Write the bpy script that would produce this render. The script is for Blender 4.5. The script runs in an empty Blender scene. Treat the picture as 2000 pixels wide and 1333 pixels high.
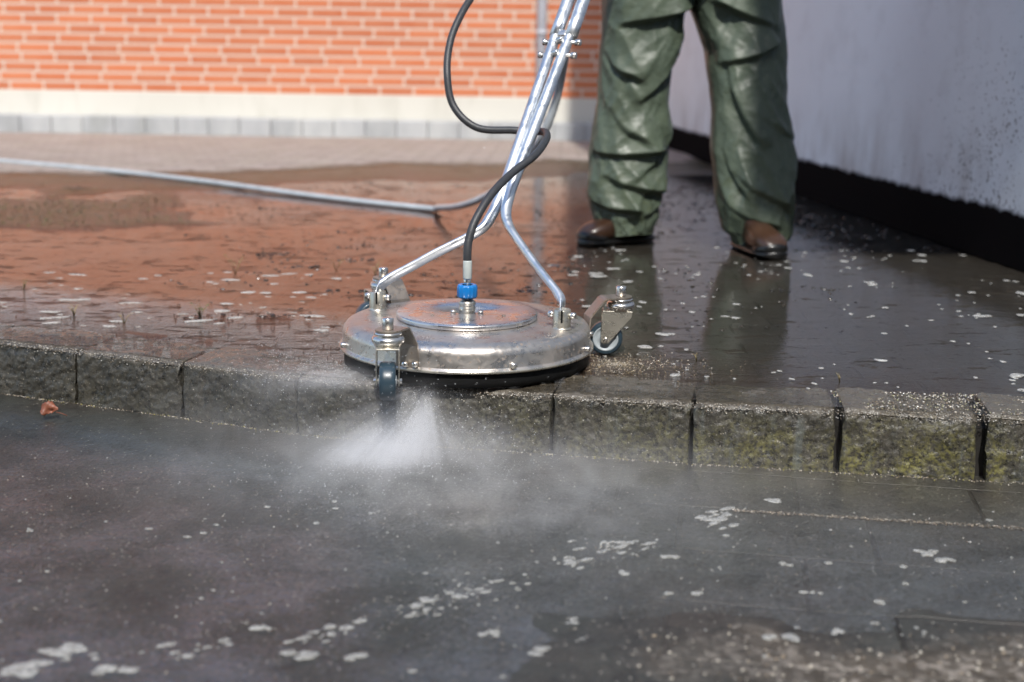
import bpy, bmesh, math, random
from mathutils import Vector, noise, Matrix
rnd = random.Random(7)
R = math.radians
# ------------------------------------------------------------------ camera
sc = bpy.context.scene
col = sc.collection
CH = .6375
cd = bpy.data.cameras.new('camera'); cam = bpy.data.objects.new('camera', cd); col.objects.link(cam)
cam.location = (0, 0, CH)
cam.rotation_euler = (Matrix.Rotation(R(90 - 12.5), 4, 'X') @ Matrix.Rotation(R(.9), 4, 'Z')).to_euler()
cd.sensor_width = 36; cd.lens = 46.0
cd.clip_start = .05; cd.clip_end = 900
cd.dof.use_dof = True; cd.dof.focus_distance = 2.62; cd.dof.aperture_fstop = 2.6
sc.camera = cam
# ------------------------------------------------------------------ sky + sun
SUN_EL, SUN_AZ = 50, 4.2          # azimuth measured from straight behind the camera towards the right
w = bpy.data.worlds.new('World'); sc.world = w; w.use_nodes = True
wn = w.node_tree; wn.nodes.clear()
sky = wn.nodes.new('ShaderNodeTexSky'); sky.sky_type = 'NISHITA'; sky.sun_disc = False
sky.sun_elevation = R(SUN_EL); sky.sun_rotation = R(180 - SUN_AZ); sky.air_density = 1.0; sky.dust_density = 1.2
bg = wn.nodes.new('ShaderNodeBackground'); bg.inputs[1].default_value = .15
wo = wn.nodes.new('ShaderNodeOutputWorld')
wn.links.new(sky.outputs[0], bg.inputs[0]); wn.links.new(bg.outputs[0], wo.inputs[0])
sd = bpy.data.lights.new('sun', 'SUN'); sd.energy = 3.1; sd.angle = R(.5); sd.color = (1, .965, .91)
sun = bpy.data.objects.new('sun', sd); col.objects.link(sun)
sv = Vector((math.sin(R(SUN_AZ)) * math.cos(R(SUN_EL)), -math.cos(R(SUN_AZ)) * math.cos(R(SUN_EL)), math.sin(R(SUN_EL))))
sun.rotation_euler = sv.to_track_quat('Z', 'Y').to_euler(); sun.location = sv * 12
sc.view_settings.view_transform = 'Standard'; sc.view_settings.look = 'None'
sc.view_settings.exposure = 0.6; sc.view_settings.gamma = 1.0
sc.render.engine = 'CYCLES'
cy = sc.cycles
cy.max_bounces = 8; cy.transparent_max_bounces = 12; cy.volume_bounces = 2; cy.diffuse_bounces = 4; cy.glossy_bounces = 5
cy.caustics_reflective = False; cy.caustics_refractive = False
cy.sample_clamp_indirect = 6; cy.sample_clamp_direct = 30
cy.use_denoising = True
cy.volume_step_rate = .9; cy.volume_max_steps = 256

# ------------------------------------------------------------------ helpers
def tag(o, label=None, cat=None, group=None, kind=None):
    if label: o['label'] = label
    if cat: o['category'] = cat
    if group: o['group'] = group
    if kind: o['kind'] = kind
    return o

def empty(name, loc=(0, 0, 0), label=None, cat=None, group=None):
    o = bpy.data.objects.new(name, None); o.location = loc; o.empty_display_size = .1
    col.objects.link(o); tag(o, label, cat, group); return o

class MB:
    """collects shapes in world coordinates"""
    def __init__(s): s.v = []; s.f = []; s.sm = []; s.c = []
    def add(s, vs, fs, smooth=True, c=None):
        b = len(s.v); s.v += [tuple(p) for p in vs]
        s.f += [tuple(b + i for i in f) for f in fs]; s.sm += [smooth] * len(fs)
        if c is not None: s.c += [c] * len(vs)
        return s
    def box(s, x0, x1, y0, y1, z0, z1, M=None, smooth=False):
        vs = [Vector((x, y, z)) for x in (x0, x1) for y in (y0, y1) for z in (z0, z1)]
        if M: vs = [M @ p for p in vs]
        return s.add(vs, [(0, 1, 3, 2), (4, 6, 7, 5), (0, 4, 5, 1), (2, 3, 7, 6), (0, 2, 6, 4), (1, 5, 7, 3)], smooth)
    def lathe(s, prof, c=(0, 0, 0), n=48, M=None, cap=False):
        vs = []; fs = []
        for r, z in prof:
            for k in range(n):
                a = 2 * math.pi * k / n
                p = Vector((r * math.cos(a), r * math.sin(a), z))
                p = (M @ p) if M else p + Vector(c)
                vs.append(p)
        for i in range(len(prof) - 1):
            for k in range(n):
                k2 = (k + 1) % n
                fs.append((i * n + k, i * n + k2, (i + 1) * n + k2, (i + 1) * n + k))
        if cap:
            fs.append(tuple(range(n))[::-1]); fs.append(tuple((len(prof) - 1) * n + k for k in range(n)))
        return s.add(vs, fs)
    def cyl(s, p, q, r, n=24, bev=.15, r2=None):
        p = Vector(p); q = Vector(q); L = (q - p).length
        M = Matrix.Translation(p) @ (q - p).to_track_quat('Z', 'Y').to_matrix().to_4x4()
        r2 = r if r2 is None else r2; b = min(r, r2) * bev
        return s.lathe([(.0001, 0), (r - b, 0), (r, b), (r2, L - b), (r2 - b, L), (.0001, L)], n=n, M=M)
    def tube(s, pts, r, n=20, rs=None, flat=None, cap=True):
        pts = [Vector(p) for p in pts]; m = len(pts); vs = []; fs = []
        t0 = (pts[1] - pts[0]).normalized(); up = Vector((0, 0, 1)) if abs(t0.z) < .9 else Vector((0, 1, 0))
        u = t0.cross(up).normalized()
        for i, p in enumerate(pts):
            t = (pts[min(i + 1, m - 1)] - pts[max(i - 1, 0)]).normalized()
            u = (u - t * u.dot(t)).normalized(); v = t.cross(u)
            rr = rs[i] if rs else r
            for k in range(n):
                a = 2 * math.pi * k / n
                du = u * math.cos(a) * rr; dv = v * math.sin(a) * rr
                q = p + du + dv
                if flat and flat[i] is not None:
                    d, f1, f2 = flat[i]; d = Vector(d).normalized(); e = t.cross(d).normalized()
                    q = p + d * math.cos(a) * rr * f1 + e * math.sin(a) * rr * f2
                vs.append(q)
        for i in range(m - 1):
            for k in range(n):
                k2 = (k + 1) % n
                fs.append((i * n + k, i * n + k2, (i + 1) * n + k2, (i + 1) * n + k))
        if cap: fs.append(tuple(range(n))[::-1]); fs.append(tuple((m - 1) * n + k for k in range(n)))
        return s.add(vs, fs)
    def build(s, name, mat, parent=None, origin=(0, 0, 0), bevel=0, sub=0, label=None):
        me = bpy.data.meshes.new(name); o0 = Vector(origin)
        me.from_pydata([Vector(p) - o0 for p in s.v], [], s.f)
        for p, k in zip(me.polygons, s.sm): p.use_smooth = k
        if s.c:
            at = me.color_attributes.new('tint', 'FLOAT_COLOR', 'POINT')
            for i, c in enumerate(s.c): at.data[i].color = (c[0], c[1], c[2], 1)
        me.materials.append(mat)
        bm = bmesh.new(); bm.from_mesh(me); bmesh.ops.recalc_face_normals(bm, faces=bm.faces)
        bm.to_mesh(me); bm.free(); me.update()
        ob = bpy.data.objects.new(name, me); col.objects.link(ob)
        if parent: ob.parent = parent
        if bevel:
            b = ob.modifiers.new('bevel', 'BEVEL'); b.width = bevel; b.segments = 2; b.limit_method = 'ANGLE'
            b.harden_normals = False
        if sub:
            m = ob.modifiers.new('sub', 'SUBSURF'); m.levels = sub; m.render_levels = sub
        if label: ob['label'] = label
        return ob

def smooth_path(pts, k=8):
    P = [Vector(p) for p in pts]; out = []
    Q = [P[0] * 2 - P[1]] + P + [P[-1] * 2 - P[-2]]
    for i in range(1, len(Q) - 2):
        a, b, c, d = Q[i - 1:i + 3]
        for j in range(k):
            t = j / k
            out.append(.5 * ((2 * b) + (c - a) * t + (2 * a - 5 * b + 4 * c - d) * t * t + (3 * b - a - 3 * c + d) * t ** 3))
    out.append(P[-1]); return out

def sstep(a, b, x):
    t = max(0., min(1., (x - a) / (b - a))); return t * t * (3 - 2 * t)
def nz(x, y, z=0., o=4, s=1.): return noise.fractal(Vector((x * s, y * s, z * s)), 1.0, 2.0, o, noise_basis='PERLIN_ORIGINAL')
def lerp_tab(T, x):
    if x <= T[0][0]: return T[0][1:]
    for a, b in zip(T, T[1:]):
        if x <= b[0]:
            t = (x - a[0]) / (b[0] - a[0]); return tuple(p + (q - p) * t for p, q in zip(a[1:], b[1:]))
    return T[-1][1:]

# ---- material helper
class Mt:
    def __init__(s, name):
        s.m = bpy.data.materials.new(name); s.m.use_nodes = True; s.nt = s.m.node_tree; s.nt.nodes.clear()
        s.out = s.nt.nodes.new('ShaderNodeOutputMaterial')
        tc = s.nt.nodes.new('ShaderNodeNewGeometry'); s.pos = tc.outputs['Position']
    def n(s, typ, ins=None, **props):
        nd = s.nt.nodes.new('ShaderNode' + typ)
        for k, v in props.items(): setattr(nd, k, v)
        for k, v in (ins or {}).items():
            i = nd.inputs[k]
            if hasattr(v, 'is_output') or isinstance(v, bpy.types.NodeSocket): s.nt.links.new(v, i)
            else:
                if isinstance(v, tuple) and len(v) == 3 and i.type == 'RGBA': v = (*v, 1)
                i.default_value = v
        return nd
    def mapping(s, scale=(1, 1, 1), rot=(0, 0, 0), vec=None, loc=(0, 0, 0)):
        return s.n('Mapping', {'Vector': vec or s.pos, 'Scale': scale, 'Rotation': rot, 'Location': loc}).outputs[0]
    def noise(s, scale, detail=4, rough=.55, vec=None, dist=0, col=False):
        nd = s.n('TexNoise', {'Vector': vec or s.pos, 'Scale': scale, 'Detail': detail, 'Roughness': rough, 'Distortion': dist})
        return nd.outputs[1 if col else 0]
    def vor(s, scale, vec=None, feature='F1', out=0, rand=1.0):
        return s.n('TexVoronoi', {'Vector': vec or s.pos, 'Scale': scale, 'Randomness': rand}, feature=feature).outputs[out]
    def ramp(s, fac, stops, interp='LINEAR'):
        r = s.n('ValToRGB', {'Fac': fac}); cr = r.color_ramp; cr.interpolation = interp
        while len(cr.elements) < len(stops): cr.elements.new(.5)
        for e, (p, c) in zip(cr.elements, stops):
            e.position = p; e.color = (c, c, c, 1) if isinstance(c, (int, float)) else (*c, 1)
        return r.outputs[0]
    def mix(s, f, a, b, blend='MIX'):
        nd = s.n('Mix', data_type='RGBA', blend_type=blend)
        for i, v in ((0, f), (6, a), (7, b)):
            if isinstance(v, bpy.types.NodeSocket): s.nt.links.new(v, nd.inputs[i])
            else: nd.inputs[i].default_value = v if i == 0 or len(v) == 4 else (*v, 1)
        return nd.outputs[2]
    def math(s, op, a, b=0., c=0., clamp=False):
        nd = s.n('Math', operation=op, use_clamp=clamp)
        for i, v in enumerate((a, b, c)):
            if isinstance(v, bpy.types.NodeSocket): s.nt.links.new(v, nd.inputs[i])
            else: nd.inputs[i].default_value = v
        return nd.outputs[0]
    def sep(s, vec=None):
        return s.n('SeparateXYZ', {0: vec or s.pos}).outputs
    def comb(s, x, y, z): return s.n('CombineXYZ', {0: x, 1: y, 2: z}).outputs[0]
    def bump(s, h, strength=.5, dist=.002, normal=None):
        ins = {'Height': h, 'Strength': strength, 'Distance': dist}
        if normal: ins['Normal'] = normal
        return s.n('Bump', ins).outputs[0]
    def pbsdf(s, **k):
        nd = s.n('BsdfPrincipled')
        M = dict(color='Base Color', rough='Roughness', metal='Metallic', normal='Normal', spec='Specular IOR Level',
                 coat='Coat Weight', crough='Coat Roughness', cnormal='Coat Normal', alpha='Alpha', ior='IOR', cior='Coat IOR',
                 trans='Transmission Weight', sss='Subsurface Weight', sheen='Sheen Weight', aniso='Anisotropic')
        for a, v in k.items():
            i = nd.inputs[M[a]]
            if isinstance(v, bpy.types.NodeSocket): s.nt.links.new(v, i)
            else: i.default_value = (*v, 1) if isinstance(v, tuple) else v
        s.nt.links.new(nd.outputs[0], s.out.inputs[0]); return nd

# ------------------------------------------------------------------ materials
def m_brick():
    m = Mt('brick'); x, y, z = m.sep()
    row = m.math('FLOOR', m.math('DIVIDE', m.math('SUBTRACT', z, .31), .0667))
    wn_ = m.n('TexWhiteNoise', {'W': row}, noise_dimensions='1D').outputs[0]
    xx = m.math('ADD', m.math('ADD', x, .06), m.math('MULTIPLY', wn_, .12))
    v = m.comb(xx, m.math('SUBTRACT', z, .31), 0.)
    def bt(c1, c2, mo, ms):
        return m.n('TexBrick', {'Vector': v, 'Scale': 1.0, 'Brick Width': .24, 'Row Height': .0667, 'Mortar Size': ms, 'Mortar Smooth': .3,
                    'Color1': c1, 'Color2': c2, 'Mortar': mo, 'Bias': -.1}, offset=.5, squash=1.0)
    b = bt((.62, .19, .078, 1), (.47, .13, .052, 1), (.66, .58, .49, 1), .0088)
    n1 = m.noise(9, 5); n2 = m.noise(140, 3)
    c = m.mix(m.ramp(n1, [(.3, .0), (.75, .25)]), b.outputs[0], (.66, .36, .22))
    c = m.mix(m.ramp(n2, [(.35, .25), (.6, 0.)]), c, (.30, .10, .06))
    nrm = m.bump(m.math('ADD', m.math('MULTIPLY', b.outputs[1], -1.), m.math('MULTIPLY', n2, .2)), .6, .006)
    m.pbsdf(color=c, rough=.85, normal=nrm); return m.m

def m_plaster(name, base, dirt, rough=.8, scale=1.):
    m = Mt(name); x, y, z = m.sep()
    n1 = m.noise(1.4 * scale, 5); n2 = m.noise(60, 4); n3 = m.noise(9, 5, vec=m.mapping((1, 1, .25)))
    c = m.mix(m.ramp(n1, [(.3, 0.), (.8, .22)]), base, dirt)
    c = m.mix(m.ramp(n3, [(.52, 0.), (.8, .3)]), c, dirt)
    m.pbsdf(color=c, rough=rough, normal=m.bump(n2, .25, .002)); return m.m

def m_edging():
    m = Mt('edging_concrete'); oi = m.n('ObjectInfo').outputs['Random']
    n1 = m.noise(4, 4, .55, vec=m.mapping((1.2, 1, .5))); n2 = m.noise(60, 4)
    c = m.mix(m.ramp(oi, [(0., 0.), (1., 1.)]), (.33, .34, .345), (.43, .44, .445))
    c = m.mix(m.ramp(n1, [(.45, 0.), (.65, .7)]), c, (.50, .51, .50)); c = m.mix(m.ramp(n1, [(.30, .4), (.45, 0.)]), c, (.24, .25, .22))
    m.pbsdf(color=c, rough=.85, normal=m.bump(n2, .3, .002)); return m.m

def m_greywall():
    m = Mt('painted_render'); x, y, z = m.sep()
    n1 = m.noise(.9, 4); n2 = m.noise(70, 4); n3 = m.noise(6, 5, vec=m.mapping((1, 1, .35)))
    c = m.mix(m.ramp(n1, [(.3, 0.), (.75, .5)]), (.88, .91, .92), (.78, .83, .86))
    c = m.mix(m.ramp(m.noise(5, 6, .7), [(.5, 0.), (.75, .30)]), c, (.50, .50, .50))
    low = m.ramp(z, [(.17, 1.), (.50, 0.)])
    c = m.mix(m.math('MULTIPLY', m.ramp(n3, [(.45, 0.), (.75, .8)]), low), c, (.40, .36, .33))
    # dark mud spatter, thickest near the camera end and low down
    sp = m.noise(75, 2, .6); sp2 = m.noise(2.2, 3)
    near = m.ramp(y, [(0., 1.), (1., 0.)])
    yb = m.n('MapRange', {'Value': y, 'From Min': 5.6, 'From Max': 3.6}).outputs[0]
    zb = m.n('MapRange', {'Value': z, 'From Min': 1.0, 'From Max': .15}).outputs[0]
    th = m.math('SUBTRACT', .80, m.math('MULTIPLY', m.math('MULTIPLY', m.math('ADD', zb, .35), m.math('ADD', yb, .12)), m.math('MULTIPLY', sp2, .40)))
    spots = m.math('GREATER_THAN', sp, th)
    c = m.mix(m.math('MULTIPLY', spots, .85), c, (.10, .10, .09))
    # ragged black bitumen splash band along the bottom
    e = m.math('ADD', z, m.math('MULTIPLY', m.math('SUBTRACT', m.noise(16, 4, .6), .5), .045))
    band = m.ramp(e, [(.162, 1.), (.180, 0.)])
    c = m.mix(band, c, (.008, .007, .007))
    m.pbsdf(color=c, rough=m.mix(band, (.6,) * 3, (.9,) * 3), spec=m.mix(band, (.4,) * 3, (.03,) * 3), normal=m.bump(n2, .25, .002)); return m.m

def m_wetstone(name, base, base2, fleck, lichen, gloss=.16, lich=.5):
    m = Mt(name); x, y, z = m.sep()
    n1 = m.noise(7, 6, .65); n2 = m.noise(60, 5, .7); n3 = m.noise(260, 3, .7)
    c = m.mix(m.ramp(n1, [(.35, 0.), (.65, 1.)]), base, base2)
    c = m.mix(m.ramp(n2, [(.36, .9), (.50, 0.)]), c, tuple(v * .22 for v in base))
    c = m.mix(m.ramp(n3, [(.55, 0.), (.70, .55)]), c, tuple(v * 3.2 for v in base))
    # lichen gathers low on the faces and to the right
    lx = m.n('MapRange', {'Value': x, 'From Min': -.9, 'From Max': .7}).outputs[0]
    lz = m.n('MapRange', {'Value': z, 'From Min': .0, 'From Max': -.11}).outputs[0]
    wgt = m.math('MULTIPLY', m.math('ADD', m.math('MULTIPLY', lx, lx), .06), m.math('ADD', lz, .18))
    pat = m.math('MULTIPLY', m.ramp(m.noise(16, 5, .7), [(.40, 0.), (.60, 1.)]), m.ramp(m.noise(120, 3, .7), [(.42, 0.), (.58, 1.)]))
    c = m.mix(m.math('MULTIPLY', m.math('MULTIPLY', pat, wgt), lich, clamp=True), c, lichen)
    wr = m.n('MapRange', {'Value': m.math('ADD', z, m.math('MULTIPLY', m.math('SUBTRACT', m.noise(30, 4, .7), .5), .02)), 'From Min': -.016, 'From Max': -.002}).outputs[0]
    c = m.mix(m.math('MULTIPLY', wr, .55), c, (.15, .125, .095))
    # vertical pale lime streaks
    st = m.noise(9, 4, .6, vec=m.mapping((6, 6, .6)))
    c = m.mix(m.math('MULTIPLY', m.ramp(st, [(.56, 0.), (.75, .55)]), lx), c, (.16, .18, .17))
    vr = m.vor(230); vc = m.vor(230, out=1)
    dots = m.math('MULTIPLY', m.math('LESS_THAN', vr, .26), m.math('GREATER_THAN', m.sep(vc)[0], .90))
    c = m.mix(m.math('MULTIPLY', dots, m.sep(vc)[1]), c, fleck)
    h = m.math('ADD', m.math('MULTIPLY', n2, .7), m.math('MULTIPLY', n3, .5))
    m.pbsdf(color=c, rough=m.ramp(n2, [(.3, gloss), (.7, gloss + .3)]), spec=.5, coat=.55, crough=.12, cior=1.33,
            normal=m.bump(h, .9, .004), cnormal=m.bump(h, .8, .0022)); return m.m

def m_paving():
    m = Mt('paving'); x, y, z = m.sep()
    vec = m.mapping((1, 1, 1), (0, 0, R(2)))
    b = m.n('TexBrick', {'Vector': vec, 'Scale': 1., 'Brick Width': .21, 'Row Height': .105, 'Mortar Size': .004, 'Mortar Smooth': .4,
                         'Color1': (.060, .054, .048, 1), 'Color2': (.048, .043, .038, 1), 'Mortar': (.030, .026, .022, 1)}, offset=.5)
    n1 = m.noise(5, 6, .65); n2 = m.noise(45, 5, .7); n3 = m.noise(220, 3)
    lf = m.n('MapRange', {'Value': x, 'From Min': .4, 'From Max': -.3}).outputs[0]
    red = m.mix(lf, b.outputs[0], (.125, .052, .034))
    wet = m.mix(m.ramp(n1, [(.35, 0.), (.7, .6)]), red, (.045, .038, .027))
    nk = m.math('ADD', y, m.math('MULTIPLY', x, .22)); wet = m.mix(m.ramp(m.math('SUBTRACT', nk, 2.2), [(.35, .9), (.75, 0.)]), wet, (.060, .042, .030))
    wet = m.mix(m.ramp(n2, [(.30, .85), (.46, 0.)]), wet, (.014, .012, .009))
    bd = m.n('TexBrick', {'Vector': vec, 'Scale': 1., 'Brick Width': .21, 'Row Height': .105, 'Mortar Size': .006, 'Mortar Smooth': .4,
                          'Color1': (.37, .315, .285, 1), 'Color2': (.29, .24, .21, 1), 'Mortar': (.17, .15, .13, 1)}, offset=.5)
    dry = m.mix(m.ramp(n1, [(.45, 0.), (.8, .6)]), bd.outputs[0], (.30, .27, .20))
    # height decides what stands clear of the water and dries
    hz = m.math('ADD', z, m.math('MULTIPLY', m.math('SUBTRACT', m.noise(14, 5, .7), .5), .010))
    moss = m.math('MULTIPLY', m.ramp(hz, [(.002, 0.), (.006, 1.)]), m.ramp(hz, [(.009, 1.), (.015, 0.)]))
    dm = m.ramp(hz, [(.008, 0.), (.016, 1.)])
    isl = m.ramp(m.math('MULTIPLY', y, .1), [(.60, 0.), (.64, 1.)])
    dry = m.mix(isl, (.045, .039, .028), dry)
    c = m.mix(dm, wet, dry)
    c = m.mix(m.math('MULTIPLY', moss, .75), c, m.mix(m.ramp(n2, [(.4, 0.), (.6, 1.)]), (.030, .024, .014), (.060, .068, .026)))
    h = m.math('ADD', m.math('MULTIPLY', b.outputs[1], -.6), m.math('ADD', n2, m.math('MULTIPLY', n3, .4)))
    m.pbsdf(color=c, rough=m.mix(dm, (.28,) * 3, (.85,) * 3), normal=m.bump(h, .9, .006)); return m.m

def m_moss_ground():
    m = Mt('mossy_soil')
    n1 = m.noise(12, 5, .7); n2 = m.noise(70, 4, .7)
    c = m.mix(m.ramp(n1, [(.4, 0.), (.62, 1.)]), (.035, .030, .020), (.14, .13, .11))
    c = m.mix(m.ramp(n2, [(.55, 0.), (.64, 1.)]), c, (.10, .16, .035))
    m.pbsdf(color=c, rough=.6, normal=m.bump(n2, .9, .012)); return m.m

def m_water(name, sc1=1., amp=1., ior=1.33, rmax=.02, broken=False):
    m = Mt(name); x, y, z = m.sep()
    mask = m.n('Attribute', attribute_name='tint').outputs[0]
    mk = m.sep(mask)[0]
    a = m.noise(7 * sc1, 3, .5, vec=m.mapping((1, 1.2, 1)))
    b = m.noise(26 * sc1, 4, .6, vec=m.mapping((.8, 3.0, 1), (0, 0, R(14))))
    c = m.noise(120 * sc1, 2, .6)
    calm = m.bump(m.math('ADD', a, m.math('MULTIPLY', c, .05)), .30 * amp, .0035)
    if broken: calm = m.bump(m.noise(240, 3, .7), .55, .0012, normal=calm)
    else: calm = m.bump(m.noise(30, 5, .7, vec=m.mapping((1, 2.2, 1))), m.math('MULTIPLY', m.ramp(m.noise(1.6, 4, .6), [(.40, .05), (.65, .42)]), m.n('MapRange', {'Value': x, 'From Min': .6, 'From Max': .0, 'To Min': .12}).outputs[0]), .0020, normal=calm)
    n = m.bump(m.math('ADD', m.math('MULTIPLY', m.math('MULTIPLY', b, mk), 1.), m.math('MULTIPLY', m.math('MULTIPLY', c, mk), .16)), 1.0, .0095, normal=calm)
    fr = m.n('Fresnel', {'IOR': ior, 'Normal': n}).outputs[0]
    if broken:
        k = m.math('ADD', m.noise(4.5, 5, .65), m.math('MULTIPLY', m.math('SUBTRACT', m.noise(150, 4, .75), .5), 1.0))
        lx = m.n('MapRange', {'Value': x, 'From Min': -.2, 'From Max': .6}).outputs[0]
        k = m.ramp(m.math('ADD', k, m.math('MULTIPLY', lx, .16)), [(.44, .03), (.76, .36)])
        fr = m.math('MULTIPLY', fr, k)
    else:     # silt lumps and grit stand proud of the shallow flood and dull it
        lump = m.math('ADD', m.noise(13, 5, .72, vec=m.mapping((.75, 1.6, 1))), m.math('MULTIPLY', m.math('SUBTRACT', m.noise(2.0, 3), .5), .30))
        lf = m.n('MapRange', {'Value': x, 'From Min': .9, 'From Max': -.2}).outputs[0]
        lump = m.math('ADD', lump, m.math('MULTIPLY', lf, .035))
        fr = m.math('MULTIPLY', fr, m.ramp(lump, [(.575, 1.), (.63, .12)]))
        fr = m.math('MULTIPLY', fr, m.ramp(m.noise(75, 3, .7), [(.60, 1.), (.68, .35)]))
    gl = m.n('BsdfGlossy', {'Roughness': rmax, 'Normal': n, 'Color': (1., 1., 1.)}).outputs[0]
    gcol = (1., .97, .90) if broken else (1., 1., 1.)
    gl.node.inputs['Color'].default_value = (*gcol, 1)
    tr = m.n('BsdfTransparent', {'Color': (.93, .925, .90)}).outputs[0]
    mx = m.n('MixShader', {0: fr, 1: tr, 2: gl}).outputs[0]
    m.nt.links.new(mx, m.out.inputs[0]); return m.m

def m_road():
    m = Mt('wet_road'); x, y, z = m.sep(); jx = m.n('MapRange', {'Value': x, 'From Min': .05, 'From Max': .45}).outputs[0]
    vec = m.mapping((1, 1, 1), (0, 0, R(9.5)), loc=(.06, -.155, 0))
    b = m.n('TexBrick', {'Vector': vec, 'Scale': 1., 'Brick Width': .31, 'Row Height': .200, 'Mortar Size': .004, 'Mortar Smooth': .5,
                         'Color1': (.050, .050, .043, 1), 'Color2': (.042, .042, .036, 1), 'Mortar': (.014, .012, .009, 1)}, offset=.37)
    bc = m.mix(jx, (.040, .042, .037), b.outputs[0])
    n1 = m.noise(3.2, 6, .65); n2 = m.noise(40, 5, .7); n3 = m.noise(210, 3, .7)
    c = m.mix(m.ramp(n1, [(.42, 0.), (.68, .8)]), bc, (.046, .034, .027))
    c = m.mix(m.ramp(m.noise(9, 5), [(.35, .6), (.5, 0.)]), c, (.030, .030, .028))
    c = m.mix(m.ramp(n2, [(.34, .8), (.50, 0.)]), c, (.012, .011, .010))
    c = m.mix(m.ramp(n3, [(.56, 0.), (.70, .5)]), c, (.15, .135, .115))
    hz = m.math('ADD', z, m.math('MULTIPLY', m.math('SUBTRACT', m.noise(60, 4, .7), .5), .004))
    dm = m.ramp(m.math('ADD', hz, .12), [(.0035, 0.), (.009, 1.)])
    agg = m.vor(95, out=1); ag0 = m.vor(95)
    dry = m.mix(m.ramp(n2, [(.35, 0.), (.7, 1.)]), (.080, .062, .042), (.13, .11, .088))
    dry = m.mix(m.ramp(m.sep(agg)[0], [(.55, 0.), (.95, .8)]), dry, (.34, .295, .25))
    dry = m.mix(m.ramp(m.noise(11, 4, .7), [(.36, .8), (.5, 0.)]), dry, (.05, .038, .025))
    c = m.mix(dm, c, dry)
    vr = m.vor(170); vc = m.vor(170, out=1)
    dots = m.math('MULTIPLY', m.math('LESS_THAN', vr, .25), m.math('GREATER_THAN', m.sep(vc)[0], .93))
    c = m.mix(m.math('MULTIPLY', dots, .9), c, (.5, .46, .40))
    h = m.math('ADD', m.math('MULTIPLY', m.math('MULTIPLY', b.outputs[1], jx), -1.2), m.math('ADD', n2, m.math('MULTIPLY', n3, .5)))
    h = m.math('ADD', h, m.math('MULTIPLY', m.math('MULTIPLY', ag0, dm), -.9))
    m.pbsdf(color=c, rough=.38, spec=.5, normal=m.bump(h, .8, .004)); return m.m

def m_steel(name, base=(.62, .60, .57), rough=.26, dirt=.5, bumpy=.1, warm=(.30, .22, .16)):
    m = Mt(name)
    n1 = m.noise(14, 5, .65); n2 = m.noise(110, 4, .7); n3 = m.noise(400, 2)
    d = m.math('MULTIPLY', m.ramp(n1, [(.40, .15), (.85, 1.)]), dirt)
    sp = m.math('MULTIPLY', m.ramp(n2, [(.575, 0.), (.64, 1.)]), dirt * 1.4, clamp=True)
    k = m.math('MAXIMUM', d, sp)
    c = m.mix(k, base, warm)
    blot = m.ramp(m.noise(22, 4, .6, dist=1.2), [(.47, 0.), (.57, 1.)])
    rough = m.math('SUBTRACT', rough, m.math('MULTIPLY', blot, rough * .35)); c = m.mix(m.math('MULTIPLY', blot, dirt * .35), c, tuple(v * .55 for v in base))
    m.pbsdf(color=c, metal=m.math('SUBTRACT', 1., m.math('MULTIPLY', k, .75)), rough=m.math('ADD', rough, m.math('MULTIPLY', k, .3)),
            normal=m.bump(n1, bumpy, .004)); return m.m

def m_simple(name, color, rough=.5, metal=0., bump=.2, bs=120, var=.25, coat=0., spec=.5):
    m = Mt(name); n = m.noise(bs, 4, .65); n1 = m.noise(bs * .12, 4)
    c = m.mix(m.ramp(n1, [(.3, 0.), (.7, 1.)]), color, tuple(v * (1 - var) for v in color))
    m.pbsdf(color=c, rough=rough, metal=metal, normal=m.bump(n, bump, .001), coat=coat, crough=.08, spec=spec); return m.m

def m_fabric():
    m = Mt('rain_trouser_cloth')
    n1 = m.noise(9, 5, .6); n2 = m.noise(60, 5, .75); n3 = m.noise(28, 5, .7)
    c = m.mix(m.ramp(n1, [(.3, 0.), (.7, 1.)]), (.060, .080, .056), (.092, .116, .080))
    x, y, z = m.sep()
    low = m.n('MapRange', {'Value': z, 'From Min': .42, 'From Max': .05}).outputs[0]
    c = m.mix(m.math('MULTIPLY', m.ramp(n3, [(.50, 0.), (.70, .8)]), low), c, (.07, .085, .035))
    c = m.mix(m.ramp(n2, [(.60, 0.), (.67, .8)]), c, (.030, .034, .026))
    wet = m.ramp(m.noise(5, 3), [(.35, .58), (.65, .40)])
    m.pbsdf(color=c, rough=wet, spec=.45, coat=m.math('MULTIPLY', low, .25), crough=.2, normal=m.bump(n3, .25, .003)); return m.m

def m_tint(name, rough=.3, coat=.0, spec=.5):
    m = Mt(name); c = m.n('Attribute', attribute_name='tint').outputs[0]
    m.pbsdf(color=c, rough=rough, coat=coat, crough=.08, spec=spec); return m.m

def m_foam(th=1.):
    m = Mt('foam'); v = m.vor(420); n = m.noise(90, 4); vb = m.vor(900)
    c = m.mix(m.ramp(n, [(.35, 0.), (.7, 1.)]), (.42, .415, .39), (.62, .62, .60))
    al = m.math('MULTIPLY', m.ramp(m.noise(150, 4, .7), [(.32, .25), (.50, .97)]), m.ramp(v, [(.10, .55), (.45, 1.)]))
    m.pbsdf(color=c, rough=.25, alpha=m.math('MULTIPLY', al, th), normal=m.bump(vb, .8, .0012)); return m.m

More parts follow.
